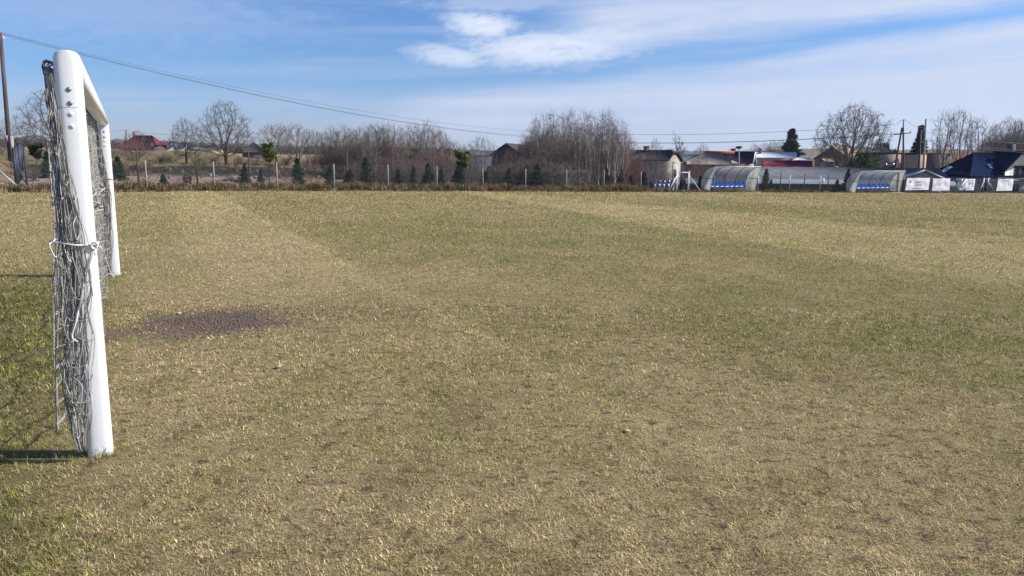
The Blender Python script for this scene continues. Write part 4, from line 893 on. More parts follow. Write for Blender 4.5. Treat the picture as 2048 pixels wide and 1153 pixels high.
SPR = [(328, 349, 30, 'tiny spruce on the bare pink earth left of the dried red bush', 'spruce'), (489, 326, 38, 'slender blue-green spruce right below the big bare oak', 'spruceb'), (521, 339, 24, 'small thin spruce just left of the tall-stemmed pine', 'spruceb'),
 (597, 318, 44, 'loose spruce standing on the earth mounds before the forked bare trees', 'spruce'), (661, 334, 34, 'dense dark spruce touching the concrete post at the thicket start', 'spruceb'), (699, 340, 40, 'broad low spruce two steps right of the thicket start', 'spruceb'), (734, 316, 36, 'tall spruce with a pale leader in front of the reddish thicket', 'spruce'),
 (764, 362, 26, 'very low spruce at the foot of the tall pale-leadered spruce', 'spruceb'), (798, 339, 34, 'mid-sized spruce under the middle of the sapling thicket', 'spruceb'), (826, 332, 24, 'narrow bright spruce under the sapling thicket', 'spruce'), (858, 327, 40, 'dark spruce at the right end of the sapling thicket', 'spruce'),
 (884, 338, 34, 'spruce between the sapling thicket and the bright green pine top', 'spruceb'), (918, 334, 50, 'wide dark spruce under the bright green pine top', 'spruceb'), (971, 343, 34, 'spruce right of the leaning bare apple tree', 'spruce'), (1019, 337, 36, 'spruce at the left foot of the big birch clump', 'spruceb'),
 (1042, 354, 26, 'small spruce wedged before the birch clump', 'spruceb'), (1071, 329, 40, 'tall spruce in front of the left half of the birch clump', 'spruce'), (1103, 333, 36, 'tall spruce in front of the middle of the birch clump', 'spruce'), (1141, 362, 26, 'low spruce where the white birch trunks begin', 'spruceb'),
 (1172, 366, 30, 'low wide spruce below the white birch trunks', 'spruceb'), (1197, 357, 24, 'small spruce among the white birch trunks', 'spruceb'), (1214, 337, 26, 'spruce beside the last leaning birch trunks', 'spruce'), (1238, 332, 34, 'tall full spruce at the right end of the birch clump', 'spruce'),
 (1262, 352, 26, 'short spruce right of the birch clump', 'spruceb'), (1287, 344, 28, 'dark spruce below the pale gabled house', 'spruceb'), (1302, 362, 16, 'small spruce beside the blue solar panels', 'spruce'), (1361, 360, 22, 'spruce seen through the white gate frame', 'spruceb'), (1401, 352, 22, 'dark spruce squeezed between white gate and first dugout', 'spruceb'),
 (1529, 338, 26, 'tall narrow spruce at the right side of the first dugout', 'spruce'), (1541, 359, 20, 'small branchy spruce in front of the long grey shed roof, next to the first dugout', 'spruce'), (1556, 368, 12, 'tiny spruce by the fence below the long grey roof', 'spruceb'), (1693, 338, 30, 'tall spruce at the left side of the second dugout', 'spruce'), (1673, 360, 26, 'low spruce left of the tall one by the second dugout', 'spruceb')]
for i, (px, py, w_, lb, lf) in enumerate(SPR):
    conifer('spruce', 33+4*(i % 6), px, py, 0, lb, w_, lf, n=(46.2 if px > 1380 else 47.0+1.6*((i*7) % 3)/2), group='young spruces planted along the fence')
conifer('pinetop', 36, 924, 303, 0, 'bright green pine top above the wide dark spruce', 36, 'pine', name='pine_tree', n=49)

# --- sapling thicket, middle left
for i, (px, py, Y, w_, kd) in enumerate([(664, 246, 66, 46, 's'), (690, 243, 64, 54, 's'), (712, 252, 68, 50, 's'), (752, 233, 63, 62, 's'), (772, 236, 70, 50, 's'), (803, 246, 62, 52, 's'), (832, 240, 66, 56, 's'), (866, 236, 64, 62, 's'), (846, 250, 72, 48, 's'), (732, 256, 74, 50, 's'), (650, 262, 70, 44, 's'), (677, 250, 70, 48, 's'), (701, 252, 60, 44, 's'), (722, 246, 66, 50, 's'), (741, 244, 60, 44, 's'), (763, 240, 66, 54, 's'), (786, 238, 64, 52, 's'), (818, 240, 68, 52, 's'), (854, 232, 68, 54, 's'), (880, 244, 66, 48, 's'), (892, 262, 70, 40, 's')]):
    plant('sapling', 41+i % 4, px, py, Y, 'slender pale bare sapling rising out of the reddish thicket', w_, barkm='birch' if i in (1, 3, 6) else 'bark', twigm='twigl' if i % 3 else 'twig', group='saplings of the middle thicket', rz=i*1.3)
for i, (px, py, Y, w_) in enumerate([(668, 292, 64, 60), (705, 280, 66, 80), (742, 276, 68, 84), (778, 274, 64, 80), (814, 284, 66, 70), (850, 288, 62, 80), (690, 312, 60, 60), (760, 308, 60, 70), (826, 312, 60, 70), (880, 304, 62, 64), (650, 302, 68, 60), (686, 288, 70, 76), (722, 282, 64, 80), (758, 284, 70, 80), (796, 278, 69, 80), (834, 286, 68, 76), (866, 296, 66, 70), (720, 318, 59, 70), (795, 316, 59, 70), (852, 320, 59, 66)]):
    plant('clump', 45+i % 3, px, py, Y, 'reddish brown leafless bush inside the middle thicket', w_, twigm='twigp', name='bare_shrub', cat='shrub', group='bushes of the middle thicket', rz=i*.9)
for i, (px, py, Y, w_, tw, lb) in enumerate([(905, 274, 66, 56, 'twigp', 'purple-brown bush left of the bright green pine top'), (933, 276, 68, 56, 'twigp', 'brown bush behind the bright green pine top'), (945, 318, 60, 50, 'twig', 'low dark bush under the leaning apple tree'), (990, 326, 60, 60, 'twigp', 'low brown bush in front of the blue-roofed building'), (1022, 292, 70, 60, 'twigp', 'purple-brown bush in front of the dark barn gable')]):
    plant('clump', 45+i % 3, px, py, Y, lb, w_, twigm=tw, name='bare_shrub', cat='shrub', rz=i*1.1)
plant('forked', 51, 965, 262, 64, 'bare leaning apple tree left of the blue-roofed building', 52, twigm='twigl')
# --- birch clump
for i, (px, py, Y, w_) in enumerate([(1062, 226, 68, 44), (1085, 216, 66, 46), (1108, 212, 69, 48), (1134, 202, 65, 52), (1150, 222, 62, 40), (1168, 210, 70, 50), (1187, 218, 66, 44), (1204, 207, 64, 50), (1222, 222, 68, 44), (1244, 228, 65, 42), (1196, 244, 61, 36), (1158, 236, 60, 40), (1050, 244, 66, 40), (1074, 222, 63, 46), (1097, 218, 70, 46), (1120, 208, 67, 50), (1142, 210, 70, 48), (1176, 216, 63, 46), (1196, 212, 68, 46), (1213, 214, 61, 44), (1232, 226, 63, 40), (1180, 262, 60, 34), (1228, 256, 60, 34), (1248, 244, 70, 36)]):
    plant('birch', 55+i % 4, px, py, Y, 'white-trunked bare birch in the tall clump left of the pale gabled house', w_, barkm='birch', twigm=['twigl', 'twig', 'twigp'][i % 3], group='birches of the tall clump', name='birch_tree', rz=i*1.7)
for i, (px, py, Y, w_) in enumerate([(1058, 271, 64, 84), (1088, 255, 66, 96), (1122, 259, 62, 100), (1100, 295, 60, 90), (1150, 277, 64, 84), (1180, 301, 62, 70), (1214, 291, 64, 64), (1052, 309, 60, 80), (1140, 315, 59, 80), (1245, 299, 66, 56), (1072, 261, 68, 90), (1104, 253, 70, 96), (1136, 263, 66, 90), (1166, 279, 70, 84), (1196, 289, 66, 70), (1228, 297, 68, 60), (1080, 309, 59, 80), (1115, 319, 58, 80), (1030, 305, 62, 66), (1012, 321, 60, 60)]):
    plant('clump', 45+i % 3, px, py, Y, 'dark many-stemmed bush at the foot of the birch clump', w_, twigm=['twig', 'twigp', 'twigl'][i % 3] if px < 1200 else 'twigr', name='bare_shrub', cat='shrub', group='bushes of the birch clump', rz=i*.7)
plant('clump', 46, 1258, 272, 72, 'dark red twiggy bush at the right end of the birch clump', 54, twigm='twigr', name='bare_shrub', cat='shrub')
plant('clump', 47, 1275, 308, 66, 'low reddish bush left of the pale gabled house', 40, twigm='twigr', name='bare_shrub', cat='shrub')
# --- trees among the houses
plant('round', 24, 1305, 266, 72, 'bare round-crowned tree in front of the pale gabled house', 52, rz=1.2)
plant('pollard', 61, 1361, 259, 105, 'dark pollarded tree with a knobbly crown standing above the roofs', 34, twigm='bark')
plant('round', 26, 1402, 280, 120, 'pale bare tree behind the grey roof with the red ridge', 52, twigm='twigl', rz=.6)
plant('clump', 46, 1395, 305, 95, 'leafless bush before the brick building', 44, twigm='twigp', name='bare_shrub', cat='shrub')
plant('clump', 45, 1330, 340, 74, 'low bush in front of the pale gabled house', 60, twigm='twigp', name='bare_shrub', cat='shrub')
for i, (px, py, Y, w_, kd) in enumerate([(1462, 294, 260, 30, 'round'), (1508, 284, 260, 24, 'sapling'), (1528, 281, 250, 34, 'round'), (1545, 277, 260, 34, 'round'), (1560, 274, 250, 30, 'round'), (1490, 296, 270, 30, 'round'), (1512, 296, 240, 40, 'clump'), (1540, 292, 240, 44, 'clump')]):
    plant(kd, {'round': 24, 'sapling': 41, 'clump': 45}[kd], px, py, Y, 'hazy bare tree on the horizon behind the white-roofed building', w_, twigm='twigp', group='trees on the horizon behind the white roof', rz=i)
conifer('bigspruce', 63, 1580, 258, 170, 'tall dark spruce behind the white-roofed building', 74, 'spruceb')
plant('spreading', 65, 1697, 197, 118, 'huge bare tree with a round crown towering over the brown house', 131, rz=3.4)
plant('round', 29, 1646, 286, 150, 'pale bare tree behind the gable of the brown house', 44, twigm='twigl', rz=2)
conifer('bush', 67, 1718, 304, 112, 'dark evergreen bush at the foot of the huge bare tree', 36, 'pined', name='evergreen_bush', cat='shrub')
conifer('bush', 68, 1756, 286, 150, 'dark bushy pine behind the beige flat-roofed building', 36, 'pined', name='pine_tree')
conifer('bigspruce', 64, 1828, 252, 128, 'dark cedar-like pine between the utility poles', 76, 'pined', name='pine_tree')
conifer('bush', 67, 1778, 298, 155, 'rounded dark evergreen at the roof of the beige building', 24, 'pined', name='evergreen_bush', cat='shrub')
conifer('bush', 68, 1740, 318, 108, 'mixed hedge bush in front of the beige flat-roofed building', 40, 'pine', name='evergreen_bush', cat='shrub')
plant('clump', 45, 1760, 322, 106, 'leafless hedge bush below the beige building windows', 44, twigm='twig', name='bare_shrub', cat='shrub')
plant('tall', 71, 1876, 209, 104, 'slim bare tree right of the tall concrete pole', 52, rz=.2)
plant('tall', 72, 1910, 204, 102, 'tallest of the slim bare trees, rising behind the script-logo banner', 58, rz=1.4)
plant('tall', 73, 1946, 226, 104, 'leaning slim bare tree left of the dark blue roof', 56, rz=2.2)
plant('round', 26, 1868, 268, 125, 'low bare tree behind the tall concrete pole', 44, rz=3)
for i, (px, py, Y, w_) in enumerate([(1985, 244, 210, 48), (2008, 224, 205, 52), (2028, 232, 215, 48), (2050, 228, 205, 56), (2078, 236, 210, 60), (1996, 262, 225, 46), (2030, 256, 225, 50), (1974, 272, 220, 40), (2055, 262, 220, 50), (2015, 280, 195, 46), (2110, 240, 210, 60)]):
    plant('round', [21, 24, 26, 29][i % 4], px, py, Y, 'dark bare tree of the wood on the hill above the dark blue roof', w_, twigm='twig', group='trees of the wood on the right hill', rz=i*1.9)
for i, (px, py, Y, w_) in enumerate([(1985, 280, 230, 60), (2030, 270, 235, 70), (2075, 268, 235, 70)]):
    plant('clump', 45+i, px, py, Y, 'dense dark undergrowth of the wood on the right hill', w_, twigm='twig', name='bare_shrub', cat='shrub', group='undergrowth of the right hill', rz=i)
for i, (px, py, Y, w_) in enumerate([(1880, 318, 135, 50), (1905, 330, 125, 50), (1925, 318, 135, 50), (1940, 334, 120, 44), (1960, 322, 130, 40)]):
    plant('clump', 45+i % 3, px, py, Y, 'rusty brown bush on the slope behind the slim bare trees', w_, twigm='twigr' if i % 2 else 'twigp', name='bare_shrub', cat='shrub', group='bushes on the right slope', rz=i)
# far wood below the hills, a mass of leafless crowns
r_ = np.random.default_rng(8); V = []
for i in range(900):
    px = r_.uniform(-60, 900); Y = r_.uniform(520, 700); x_ = at(px, 300, Y)[0]; zb = float(tz(x_, Y)); h = r_.uniform(3, 6)*(.55+.6*vn(px/40, 3.)); m_ = 46; th_ = r_.random(m_)*6.28; t = r_.random(m_); rr = 3.2*np.sqrt(r_.random(m_))*np.sin(PI*np.clip(t*.8+.15, 0, 1))
    b_ = np.stack([x_+rr*np.cos(th_), Y+rr*np.sin(th_), zb+h*t], 1); d_ = r_.normal(0, .6, (m_, 3)); d_[:, 2] += .9; sd = r_.normal(0, .35, (m_, 3)); V.append(np.stack([b_-sd, b_+sd, b_+d_*1.4], 1).reshape(-1, 3))
V = np.concatenate(V); mb = MB(); mb.add(V, [np.arange(len(V)).reshape(-1, 3)]); tag(mb.build('distant_wood', mat('wood_mass', (.12, .085, .075), (.07, .055, .05), .05, .95)), kind='stuff')

# ------------------------------------------------------------------ buildings
M.update(
 plaster=mat('pale_plaster', (.50, .455, .41), (.34, .31, .28), 1.2, .9, .1, 12), brown=mat('brown_brick', (.30, .235, .19), (.21, .165, .135), 2.5, .9, .2, 20), beige=mat('beige_plaster', (.52, .43, .34), (.42, .35, .28), 1, .9),
 brick=mat('red_brick', (.40, .17, .13), (.27, .105, .085), 3, .9, .3, 14), greyw=mat('grey_render', (.36, .36, .40), (.27, .27, .31), 1.2, .9), whitew=mat('white_wall', (.74, .73, .73), (.6, .59, .58), 1.2, .85), orange=mat('tan_panel', (.62, .40, .22), (.54, .34, .19), 1.5, .8), darkw=mat('dark_brick', (.10, .085, .085), (.06, .052, .055), 2.2, .9),
 glass=mat('window_glass', (.025, .03, .04), None, 3, .12, spec=.7), frame=mat('window_frame', (.62, .62, .62), None, 4, .5), dframe=mat('dark_frame', (.06, .06, .075), None, 4, .5), rust=mat('rust_frame', (.2, .09, .09), None, 4, .7),
 rred=wavemat('red_sheet_roof', (.155, .032, .035), (.11, .027, .03), .45, rough=.7, spec=.2), rmar=wavemat('maroon_roof', (.20, .015, .045), (.15, .014, .035), .4), rpur=wavemat('dark_violet_roof', (.045, .030, .052), (.03, .022, .036), .35, rough=.6), rblue=wavemat('navy_tile_roof', (.012, .020, .055), (.009, .014, .038), .35, rough=.9, spec=0., bump=.1),
 rwhite=wavemat('pale_sheet_roof', (.60, .63, .70), (.42, .46, .53), .6, rough=.35), rgrey=wavemat('grey_sheet_roof', (.125, .13, .15), (.09, .095, .112), .28, rough=.7), rslate=wavemat('slate_roof', (.13, .15, .19), (.09, .105, .13), .5, rough=.6), rtile=wavemat('weathered_tile_roof', (.27, .235, .21), (.16, .14, .13), .3, 'Z', .9), rbeige=wavemat('tan_tile_roof', (.40, .32, .24), (.30, .24, .185), .35, rough=.9), rdark=wavemat('dark_tile_roof', (.075, .07, .072), (.045, .043, .045), .35, rough=.8), rorange=mat('red_ridge_tiles', (.50, .12, .075), (.36, .09, .06), 2, .8), light=mat('pale_lower_sheet', (.36, .385, .42), (.28, .30, .33), 1.5, .5),
 solar=mat('solar_cells', (.018, .05, .16), (.012, .03, .11), 2, .18, spec=.7), solarf=mat('solar_frame', (.28, .32, .4), None, 3, .4, metal=.4), nest=mat('nest_twigs', (.05, .04, .035), (.03, .025, .02), 8, .95, .5))
RZF = math.atan2(SY, SX)
def window(ro, c, nrm, w_, h_, fm='frame', bars=1):       # local centre, outward normal ('x','y',sign)
    axx, sg = nrm; c = np.array(c, float); n_ = np.array([sg, 0, 0.]) if axx == 'x' else np.array([0, sg, 0.]); t_ = np.array([0, 1., 0]) if axx == 'x' else np.array([1., 0, 0])
    S = lambda a, d, h: np.abs(t_)*a+np.abs(n_)*d+np.array([0, 0, h])
    mb = MB(); mb.box(c+n_*.02, S(w_, .06, h_)); o_ = mb.build('window', M['glass'], ro)
    mb = MB(); e = .08
    for q in (-1, 1): mb.box(c+n_*.03+t_*q*(w_/2+e/2), S(e, .10, h_+2*e)); mb.box(c+n_*.03+np.array([0, 0, q*(h_/2+e/2)]), S(w_, .10, e))
    for k in range(bars): mb.box(c+n_*.035+t_*w_*((k+1)/(bars+1)-.5), S(.05, .08, h_))
    mb.build('frame', M[fm], o_); return o_
def house(name, label, px, Y, L, Wd, pyr, pye, rz, wallm, roofm, over=.35, hip=0., wins=(), chims=(), cat='house', trim=None, base=None, mono=False, offc=0):
    p = gp(px, Y); zb = p[2]-.4 if base is None else base; zr = at(px, pyr, Y)[2]; ze = at(px, pye, Y)[2]; hw = ze-zb; hr = zr-ze
    ro = empty(name, (p[0], p[1], zb), rz, label, cat); a, b_ = L/2, Wd/2
    mb = MB(); v = [(-a, -b_, 0), (a, -b_, 0), (a, b_, 0), (-a, b_, 0), (-a, -b_, hw), (a, -b_, hw), (a, b_, hw), (-a, b_, hw), (-a, 0, hw+hr*(1-hip)-.12), (a, 0, hw+hr*(1-hip)-.12)]
    if mono: v[8] = (-a, b_, hw+hr-.12); v[9] = (a, b_, hw+hr-.12)
    if hip >= 1: v[8] = (-a, 0, hw-.02); v[9] = (a, 0, hw-.02)
    mb.add(v, [[[0, 1, 5, 4], [2, 3, 7, 6], [1, 2, 6, 5], [3, 0, 4, 7]], [[4, 8, 7], [5, 6, 9]]]); mb.build('wall', M[wallm], ro)
    sl = hr/b_; zo = hw-sl*over; A, B = a+over, b_+over; hx = A-(b_*hip if hip else 0); t = .14
    def slab(V):
        V = np.array(V, float); k = len(V); nn = np.cross(V[1]-V[0], V[2]-V[0]); nn /= np.linalg.norm(nn); nn *= np.sign(nn[2]) if nn[2] else 1
        o_ = mb.add(np.concatenate([V, V-nn*t]), [np.array([[i, (i+1) % k, (i+1) % k+k, i+k] for i in range(k)])]); mb.f.append(np.array([list(range(k))])+o_); mb.f.append(np.array([list(range(k, 2*k))[::-1]])+o_)
    mb = MB(); zt = hw+hr+.06
    if hip and hip < 1:
        hz = zt-hr*hip; yh = B*hip*(zt-hz)/max(hr, .01)/hip; yh = B*hip
        slab([(-A, -B, zo), (A, -B, zo), (A, -yh, hz), (hx, 0, zt), (-hx, 0, zt), (-A, -yh, hz)]); slab([(A, B, zo), (-A, B, zo), (-A, yh, hz), (-hx, 0, zt), (hx, 0, zt), (A, yh, hz)])
        slab([(A, -yh, hz), (A, yh, hz), (hx, 0, zt)]); slab([(-A, yh, hz), (-A, -yh, hz), (-hx, 0, zt)])
    elif hip >= 1:
        slab([(-A, -B, zo), (A, -B, zo), (A-B, 0, zt), (-A+B, 0, zt)]); slab([(A, B, zo), (-A, B, zo), (-A+B, 0, zt), (A-B, 0, zt)]); slab([(A, -B, zo), (A, B, zo), (A-B, 0, zt)]); slab([(-A, B, zo), (-A, -B, zo), (-A+B, 0, zt)])
    else:
        slab([(-A, -B, zo), (A, -B, zo), (A, 0, zt), (-A, 0, zt)]); slab([(A, B, zo), (-A, B, zo), (-A, 0, zt), (A, 0, zt)])
    rf = mb.build('roof', M[roofm], ro)
    if trim:
        for q in (-1, 1):
            for q2 in (-1, 1):
                mb = MB(); mb.bar((q*(A+.02), q2*B, zo-.10), (q*(A+.02), 0, zt-.10), .11, 4); mb.build('barge_board', M[trim], ro)
    for (x_, y_, h, cm) in chims:
        mb = MB(); zc = hw+hr*(1-abs(y_)/b_); mb.box((x_, y_, zc+h/2-.4), (.55, .55, h+.8)); mb.box((x_, y_, zc+h+.05), (.68, .68, .12)); mb.build('chimney', M[cm], rf)
    for wn in wins:
        side, u_, z_, w_, h_ = wn[:5]; fm = wn[5] if len(wn) > 5 else 'frame'
        if side in ('x+', 'x-'): window(ro, (a*(1 if side == 'x+' else -1), u_, z_), ('x', 1 if side == 'x+' else -1), w_, h_, fm)
        else: window(ro, (u_, b_*(1 if side == 'y+' else -1), z_), ('y', 1 if side == 'y+' else -1), w_, h_, fm)
    return ro, hw, hr
# left distance
house('barn', 'red-roofed barn behind a low bare tree on the left', 289, 230, 10.2, 7, 271.5, 297, -.12, 'darkw', 'rred', .3, .75, chims=((-3, 0, .8, 'brick'),), cat='barn')
house('small_house', 'small white house just right of the red barn', 334, 300, 4.5, 4, 290, 294, .3, 'whitew', 'rslate', .2, wins=(('y-', -1, 1.2, .7, .8), ('y-', 1, 1.2, .7, .8)))
house('small_house', 'small blue-grey house between the red barn and the big oak', 358, 330, 6, 5, 287, 294, .2, 'greyw', 'rslate', .2)
house('low_house', 'low pinkish house far behind the foot of the big oak', 405, 330, 6.5, 5, 295, 298.5, .1, 'beige', 'rtile', .2)
house('low_house', 'low tile-roofed house far off right of the big oak trunk', 425, 300, 7, 5, 297.5, 300, .1, 'beige', 'rtile', .2)
house('barn', 'dark pyramid-roofed barn between the big oak and the forked trees', 508, 190, 5.2, 5.2, 284, 303, .4, 'darkw', 'rdark', .3, 1., cat='barn')
# middle
house('long_building', 'blue-grey roofed building with pale windowed wall, left of the birch clump', 985, 130, 9, 7, 303, 311, -.1, 'whitew', 'rslate', .35, wins=(('y-', -2.5, 2.2, 1.0, 1.1), ('y-', 0, 2.2, 1.0, 1.1), ('y-', 2.5, 2.2, 1.0, 1.1)), cat='building')
house('barn', 'dark steep-roofed barn with its gable edge showing left of the birch clump', 1032, 105, 9, 4.0, 289, 308, PI/2-.3, 'darkw', 'rdark', .3, 0, cat='barn')
house('gabled_house', 'pale gabled house with a dark broken-hip roof, left of the white gate', 1304, 95, 5.6, 3.9, 301, 318, -.62, 'plaster', 'rdark', .25, .35, wins=(('x+', .2, 3.0, .55, .8, 'dframe'), ('x+', -.9, 1.2, .6, .8, 'dframe'), ('x+', .9, 1.2, .6, .8, 'dframe')), chims=((-1, 0, .4, 'brick'),))
house('long_building', 'slate-roofed building with a small dormer behind the pollarded tree', 1372, 150, 8.5, 7, 310, 321, -.1, 'greyw', 'rslate', .3, wins=(('y-', 1.5, 1.6, .8, .9),), cat='building')
r_, hw, hr = house('brick_building', 'brick building with weathered grey tiles left of the first dugout roof', 1418, 108, 6.6, 6, 307, 327, -.12, 'brick', 'rtile', .35, .9, wins=(('y-', -1.8, 1.1, .7, .8, 'dframe'),), cat='building')
mb = MB(); mb.bar((-.9, 0, hw+hr+.12), (3.2, 0, hw+hr+.12), .22, 8); mb.build('red_ridge', M['rorange'], r_)
house('gabled_house', 'house with dark violet roof and white-trimmed gable over the first dugout', 1466, 112, 5.0, 3.6, 304, 323, -.42, 'plaster', 'rpur', .3, wins=(('x+', .0, 1.6, .7, 1.0),), chims=((-.3, 0, .35, 'darkw'),), trim='whitew')
house('long_building', 'long low building with pale metal roof in front of the tall dark spruce', 1543, 158, 8.2, 6, 305.5, 315, -.38, 'beige', 'rwhite', .3, wins=(('y-', -2, 1.5, .9, .7), ('y-', 1, 1.5, .9, .7), ('x+', 0, 1.4, .9, .8)), chims=((-2.6, -.6, .9, 'brick'),), cat='building')
house('low_house', 'tiny pale-roofed outbuilding left of the brown gabled house', 1597, 165, 3.6, 3, 316, 320, -.2, 'beige', 'rwhite', .2)
r_, hw, hr = house('red_shed', 'low shed with maroon roof between the first dugout and the brown house', 1570, 118, 6.6, 3.4, 322, 335, -.3, 'plaster', 'rmar', .25, wins=(('x+', 0, .9, .7, .5, 'rust'),), trim='rmar', cat='shed')
mb = MB(); mb.box((-2.2, -2.1, hw-.35), (1.7, .7, .08), None); mb.build('awning', M['inkr'], r_)
# long grey shed right behind the fence
r_, hw, hr = house('long_shed', 'very long low shed with ribbed grey roof behind the fence between the dugouts', 1680, 95, 22.5, 8.2, 336, 361, -.08, 'darkw', 'rgrey', .4, cat='shed')
mb = MB(); mb.add([(-11.62, -4.92, hw-.36), (11.62, -4.92, hw-.36), (11.62, -4.08, hw+.13), (-11.62, -4.08, hw+.13)], [[[0, 1, 2, 3]]]); mb.add([(-11.62, -4.92, hw-.39), (11.62, -4.92, hw-.39), (11.62, -4.08, hw+.10), (-11.62, -4.08, hw+.10)], [[[0, 3, 2, 1]]]); mb.build('lower_sheet', M['light'], r_)
r_, hw, hr = house('gabled_shed', 'grey gabled shed behind the Gmina Lubawka banner', 1833, 92, 4.5, 4.5, 340, 356, PI/2-.25, 'greyw', 'rslate', .3, trim='light', wins=(('x-', .3, 1.1, .8, .8, 'dframe'),), cat='shed')
r_, hw, hr = house('brown_house', 'brown brick house with tan tiled roof under the huge bare tree', 1690, 133, 9.4, 6.6, 294, 317, .62, 'brown', 'rbeige', .3, wins=(('x-', 0, 3.1, .7, 1.0), ('x-', -1.2, 3.0, .5, .7), ('x-', 1.2, 3.0, .5, .7), ('x-', .8, 1.2, .8, .9), ('y-', -1.5, 1.2, .9, 1.0)), chims=((-3.4, -1.4, .9, 'brown'), (-1.5, .2, .3, 'brown')))
mb = MB(); mb.box((-1.9, -1.35, hw+hr*.44+.17), (1.2, 1.5, .08), [[1, 0, 0], [0, .76, -.65], [0, .65, .76]]); mb.build('solar_panel', M['solar'], r_)
house('porch', 'low tan-roofed porch in front of the brown brick house', 1655, 124, 2.4, 2.2, 318, 323, .1, 'beige', 'rbeige', .25, wins=(('y-', -.4, 1.1, .6, .7), ('y-', .5, 1.1, .6, .7)), cat='porch')
house('long_building', 'tan-roofed wing right of the huge bare tree trunk', 1725, 142, 7, 5, 297, 309, .0, 'beige', 'rbeige', .3, wins=(('y-', -1, 1.4, .9, .9), ('y-', 1.5, 1.4, .9, .9)), cat='building')
# flat-roofed house
def flat(name, label, px0, px1, Y, py, wallm, roofm, dep, rz, wins=(), cat='building', slab=.35):
    p = gp((px0+px1)/2, Y); zb = p[2]-.4; h = at((px0+px1)/2, py, Y)[2]-zb; L_ = (px1-px0)*Y/F*.985
    ro = empty(name, (p[0], p[1], zb), rz, label, cat); mb = MB(); mb.box((0, dep/2, (h-.25)/2), (L_, dep, h-.25)); mb.build('wall', M[wallm], ro)
    mb = MB(); mb.box((0, dep/2, h-.12), (L_+slab, dep+slab, .24)); mb.build('roof', M[roofm], ro)
    for u_, z_, w_, h_, fm in wins: window(ro, (u_*L_/2, 0, h*z_), ('y', -1), w_, h_, fm)
    return ro, L_, h
flat('flat_roofed_house', 'beige two-storey flat-roofed house behind the twin-legged pole', 1752, 1824, 116, 305.5, 'beige', 'rdark', 6, .05, ((-.62, .70, .6, .8, 'dframe'), (-.4, .70, .6, .8, 'dframe'), (-.2, .70, .6, .8, 'dframe'), (.28, .62, .75, 1.5, 'dframe'), (.66, .70, .9, .9, 'dframe'), (-.5, .3, .9, .8, 'dframe')), 'house')
flat('tan_wall_building', 'narrow tan-panelled building end between the dark pole and the concrete pole', 1823, 1845, 110, 306, 'orange', 'rdark', 5, -.1, ((-.2, .25, .25, .3, 'dframe'),), slab=.1)
flat('dark_brick_building', 'dark brick building with grey roof behind the slim bare trees', 1846, 1893, 122, 306, 'darkw', 'rslate', 6, .0, ((-.3, .55, .7, .8, 'dframe'), (.4, .55, .7, .8, 'dframe')))
house('small_house', 'small grey gabled house with a rusty window between the first two banners', 1888, 98, 2.6, 1.75, 333, 345, PI/2-.2, 'greyw', 'rwhite', .15, wins=(('x-', 0, 2.0, .55, .55, 'rust'),))
flat('low_wall', 'low white-topped wall behind the script-logo banner', 1893, 1916, 93, 372, 'greyw', 'whitew', .5, .1, cat='wall', slab=.05)
# navy-roofed house at the right edge
Y = 93.; p = gp(2020, Y); zb = p[2]-.3; ro = empty('navy_roofed_house', (p[0], Y, zb), .12, 'large house with navy tiled roof and pale balcony gable at the right edge', 'house')
def lx(px): return (at(px, 350, Y)[0]-p[0])/math.cos(.12)
def lz(py): return at(2020, py, Y)[2]-zb
x0, x1 = lx(1934), lx(2110); ze, zt = lz(352), lz(304)
mb = MB(); mb.box(((x0+x1)/2, 3.6, ze/2), (x1-x0, 7.2, ze)); mb.build('wall', M['greyw'], ro)
gx0, gx1, gxc = lx(2004), lx(2070), lx(2036); gz = lz(338); gt = lz(302)
mb = MB(); xs = [(gx0, ze), (gx1, ze), (gx1, gz), (gxc, gt-.35), (gx0, gz)]; mb.add([(a, -.35, b_) for a, b_ in xs]+[(a, 4, b_) for a, b_ in xs], [[[i, (i+1) % 5, (i+1) % 5+5, i+5] for i in range(5)], [[0, 1, 2, 3, 4]]]); mb.build('gable_wall', M['whitew'], ro)
def slab2(mb, V, t=.15):
    V = np.array(V, float); k = len(V); nn = np.cross(V[1]-V[0], V[2]-V[0]); nn /= np.linalg.norm(nn); nn *= np.sign(nn[2]); o_ = mb.add(np.concatenate([V, V-nn*t]), [np.array([[i, (i+1) % k, (i+1) % k+k, i+k] for i in range(k)])]); mb.f.append(np.array([list(range(k))])+o_); mb.f.append(np.array([list(range(k, 2*k))[::-1]])+o_)
mb = MB(); rz_ = lz(305); slab2(mb, [(x0-.4, -.55, ze-.1), (x1, -.55, ze-.1), (x1, 3.6, rz_), (lx(1982), 3.6, rz_)]); slab2(mb, [(x1, 7.7, ze-.1), (x0-.4, 7.7, ze-.1), (lx(1982), 3.6, rz_), (x1, 3.6, rz_)]); slab2(mb, [(x0-.4, 7.7, ze-.1), (x0-.4, -.55, ze-.1), (lx(1982), 3.6, rz_)]); rf = mb.build('roof', M['rblue'], ro)
mb = MB(); slab2(mb, [(gx0-.4, -.6, gz-.26), (gxc, -.6, gt), (gxc, 4.2, gt), (gx0-.4, 4.2, gz-.26)]); mb.build('gable_roof', M['rblue'], ro)
mb = MB(); slab2(mb, [(gxc, -.6, gt), (gx1+.4, -.6, gz-.26), (gx1+.4, 4.2, gz-.26), (gxc, 4.2, gt)]); mb.build('gable_roof', M['rwhite'], ro)
mb = MB(); mb.box((lx(2042), 2.0, gt+.1), (.7, .7, 1.5)); mb.build('chimney', M['darkw'], rf)
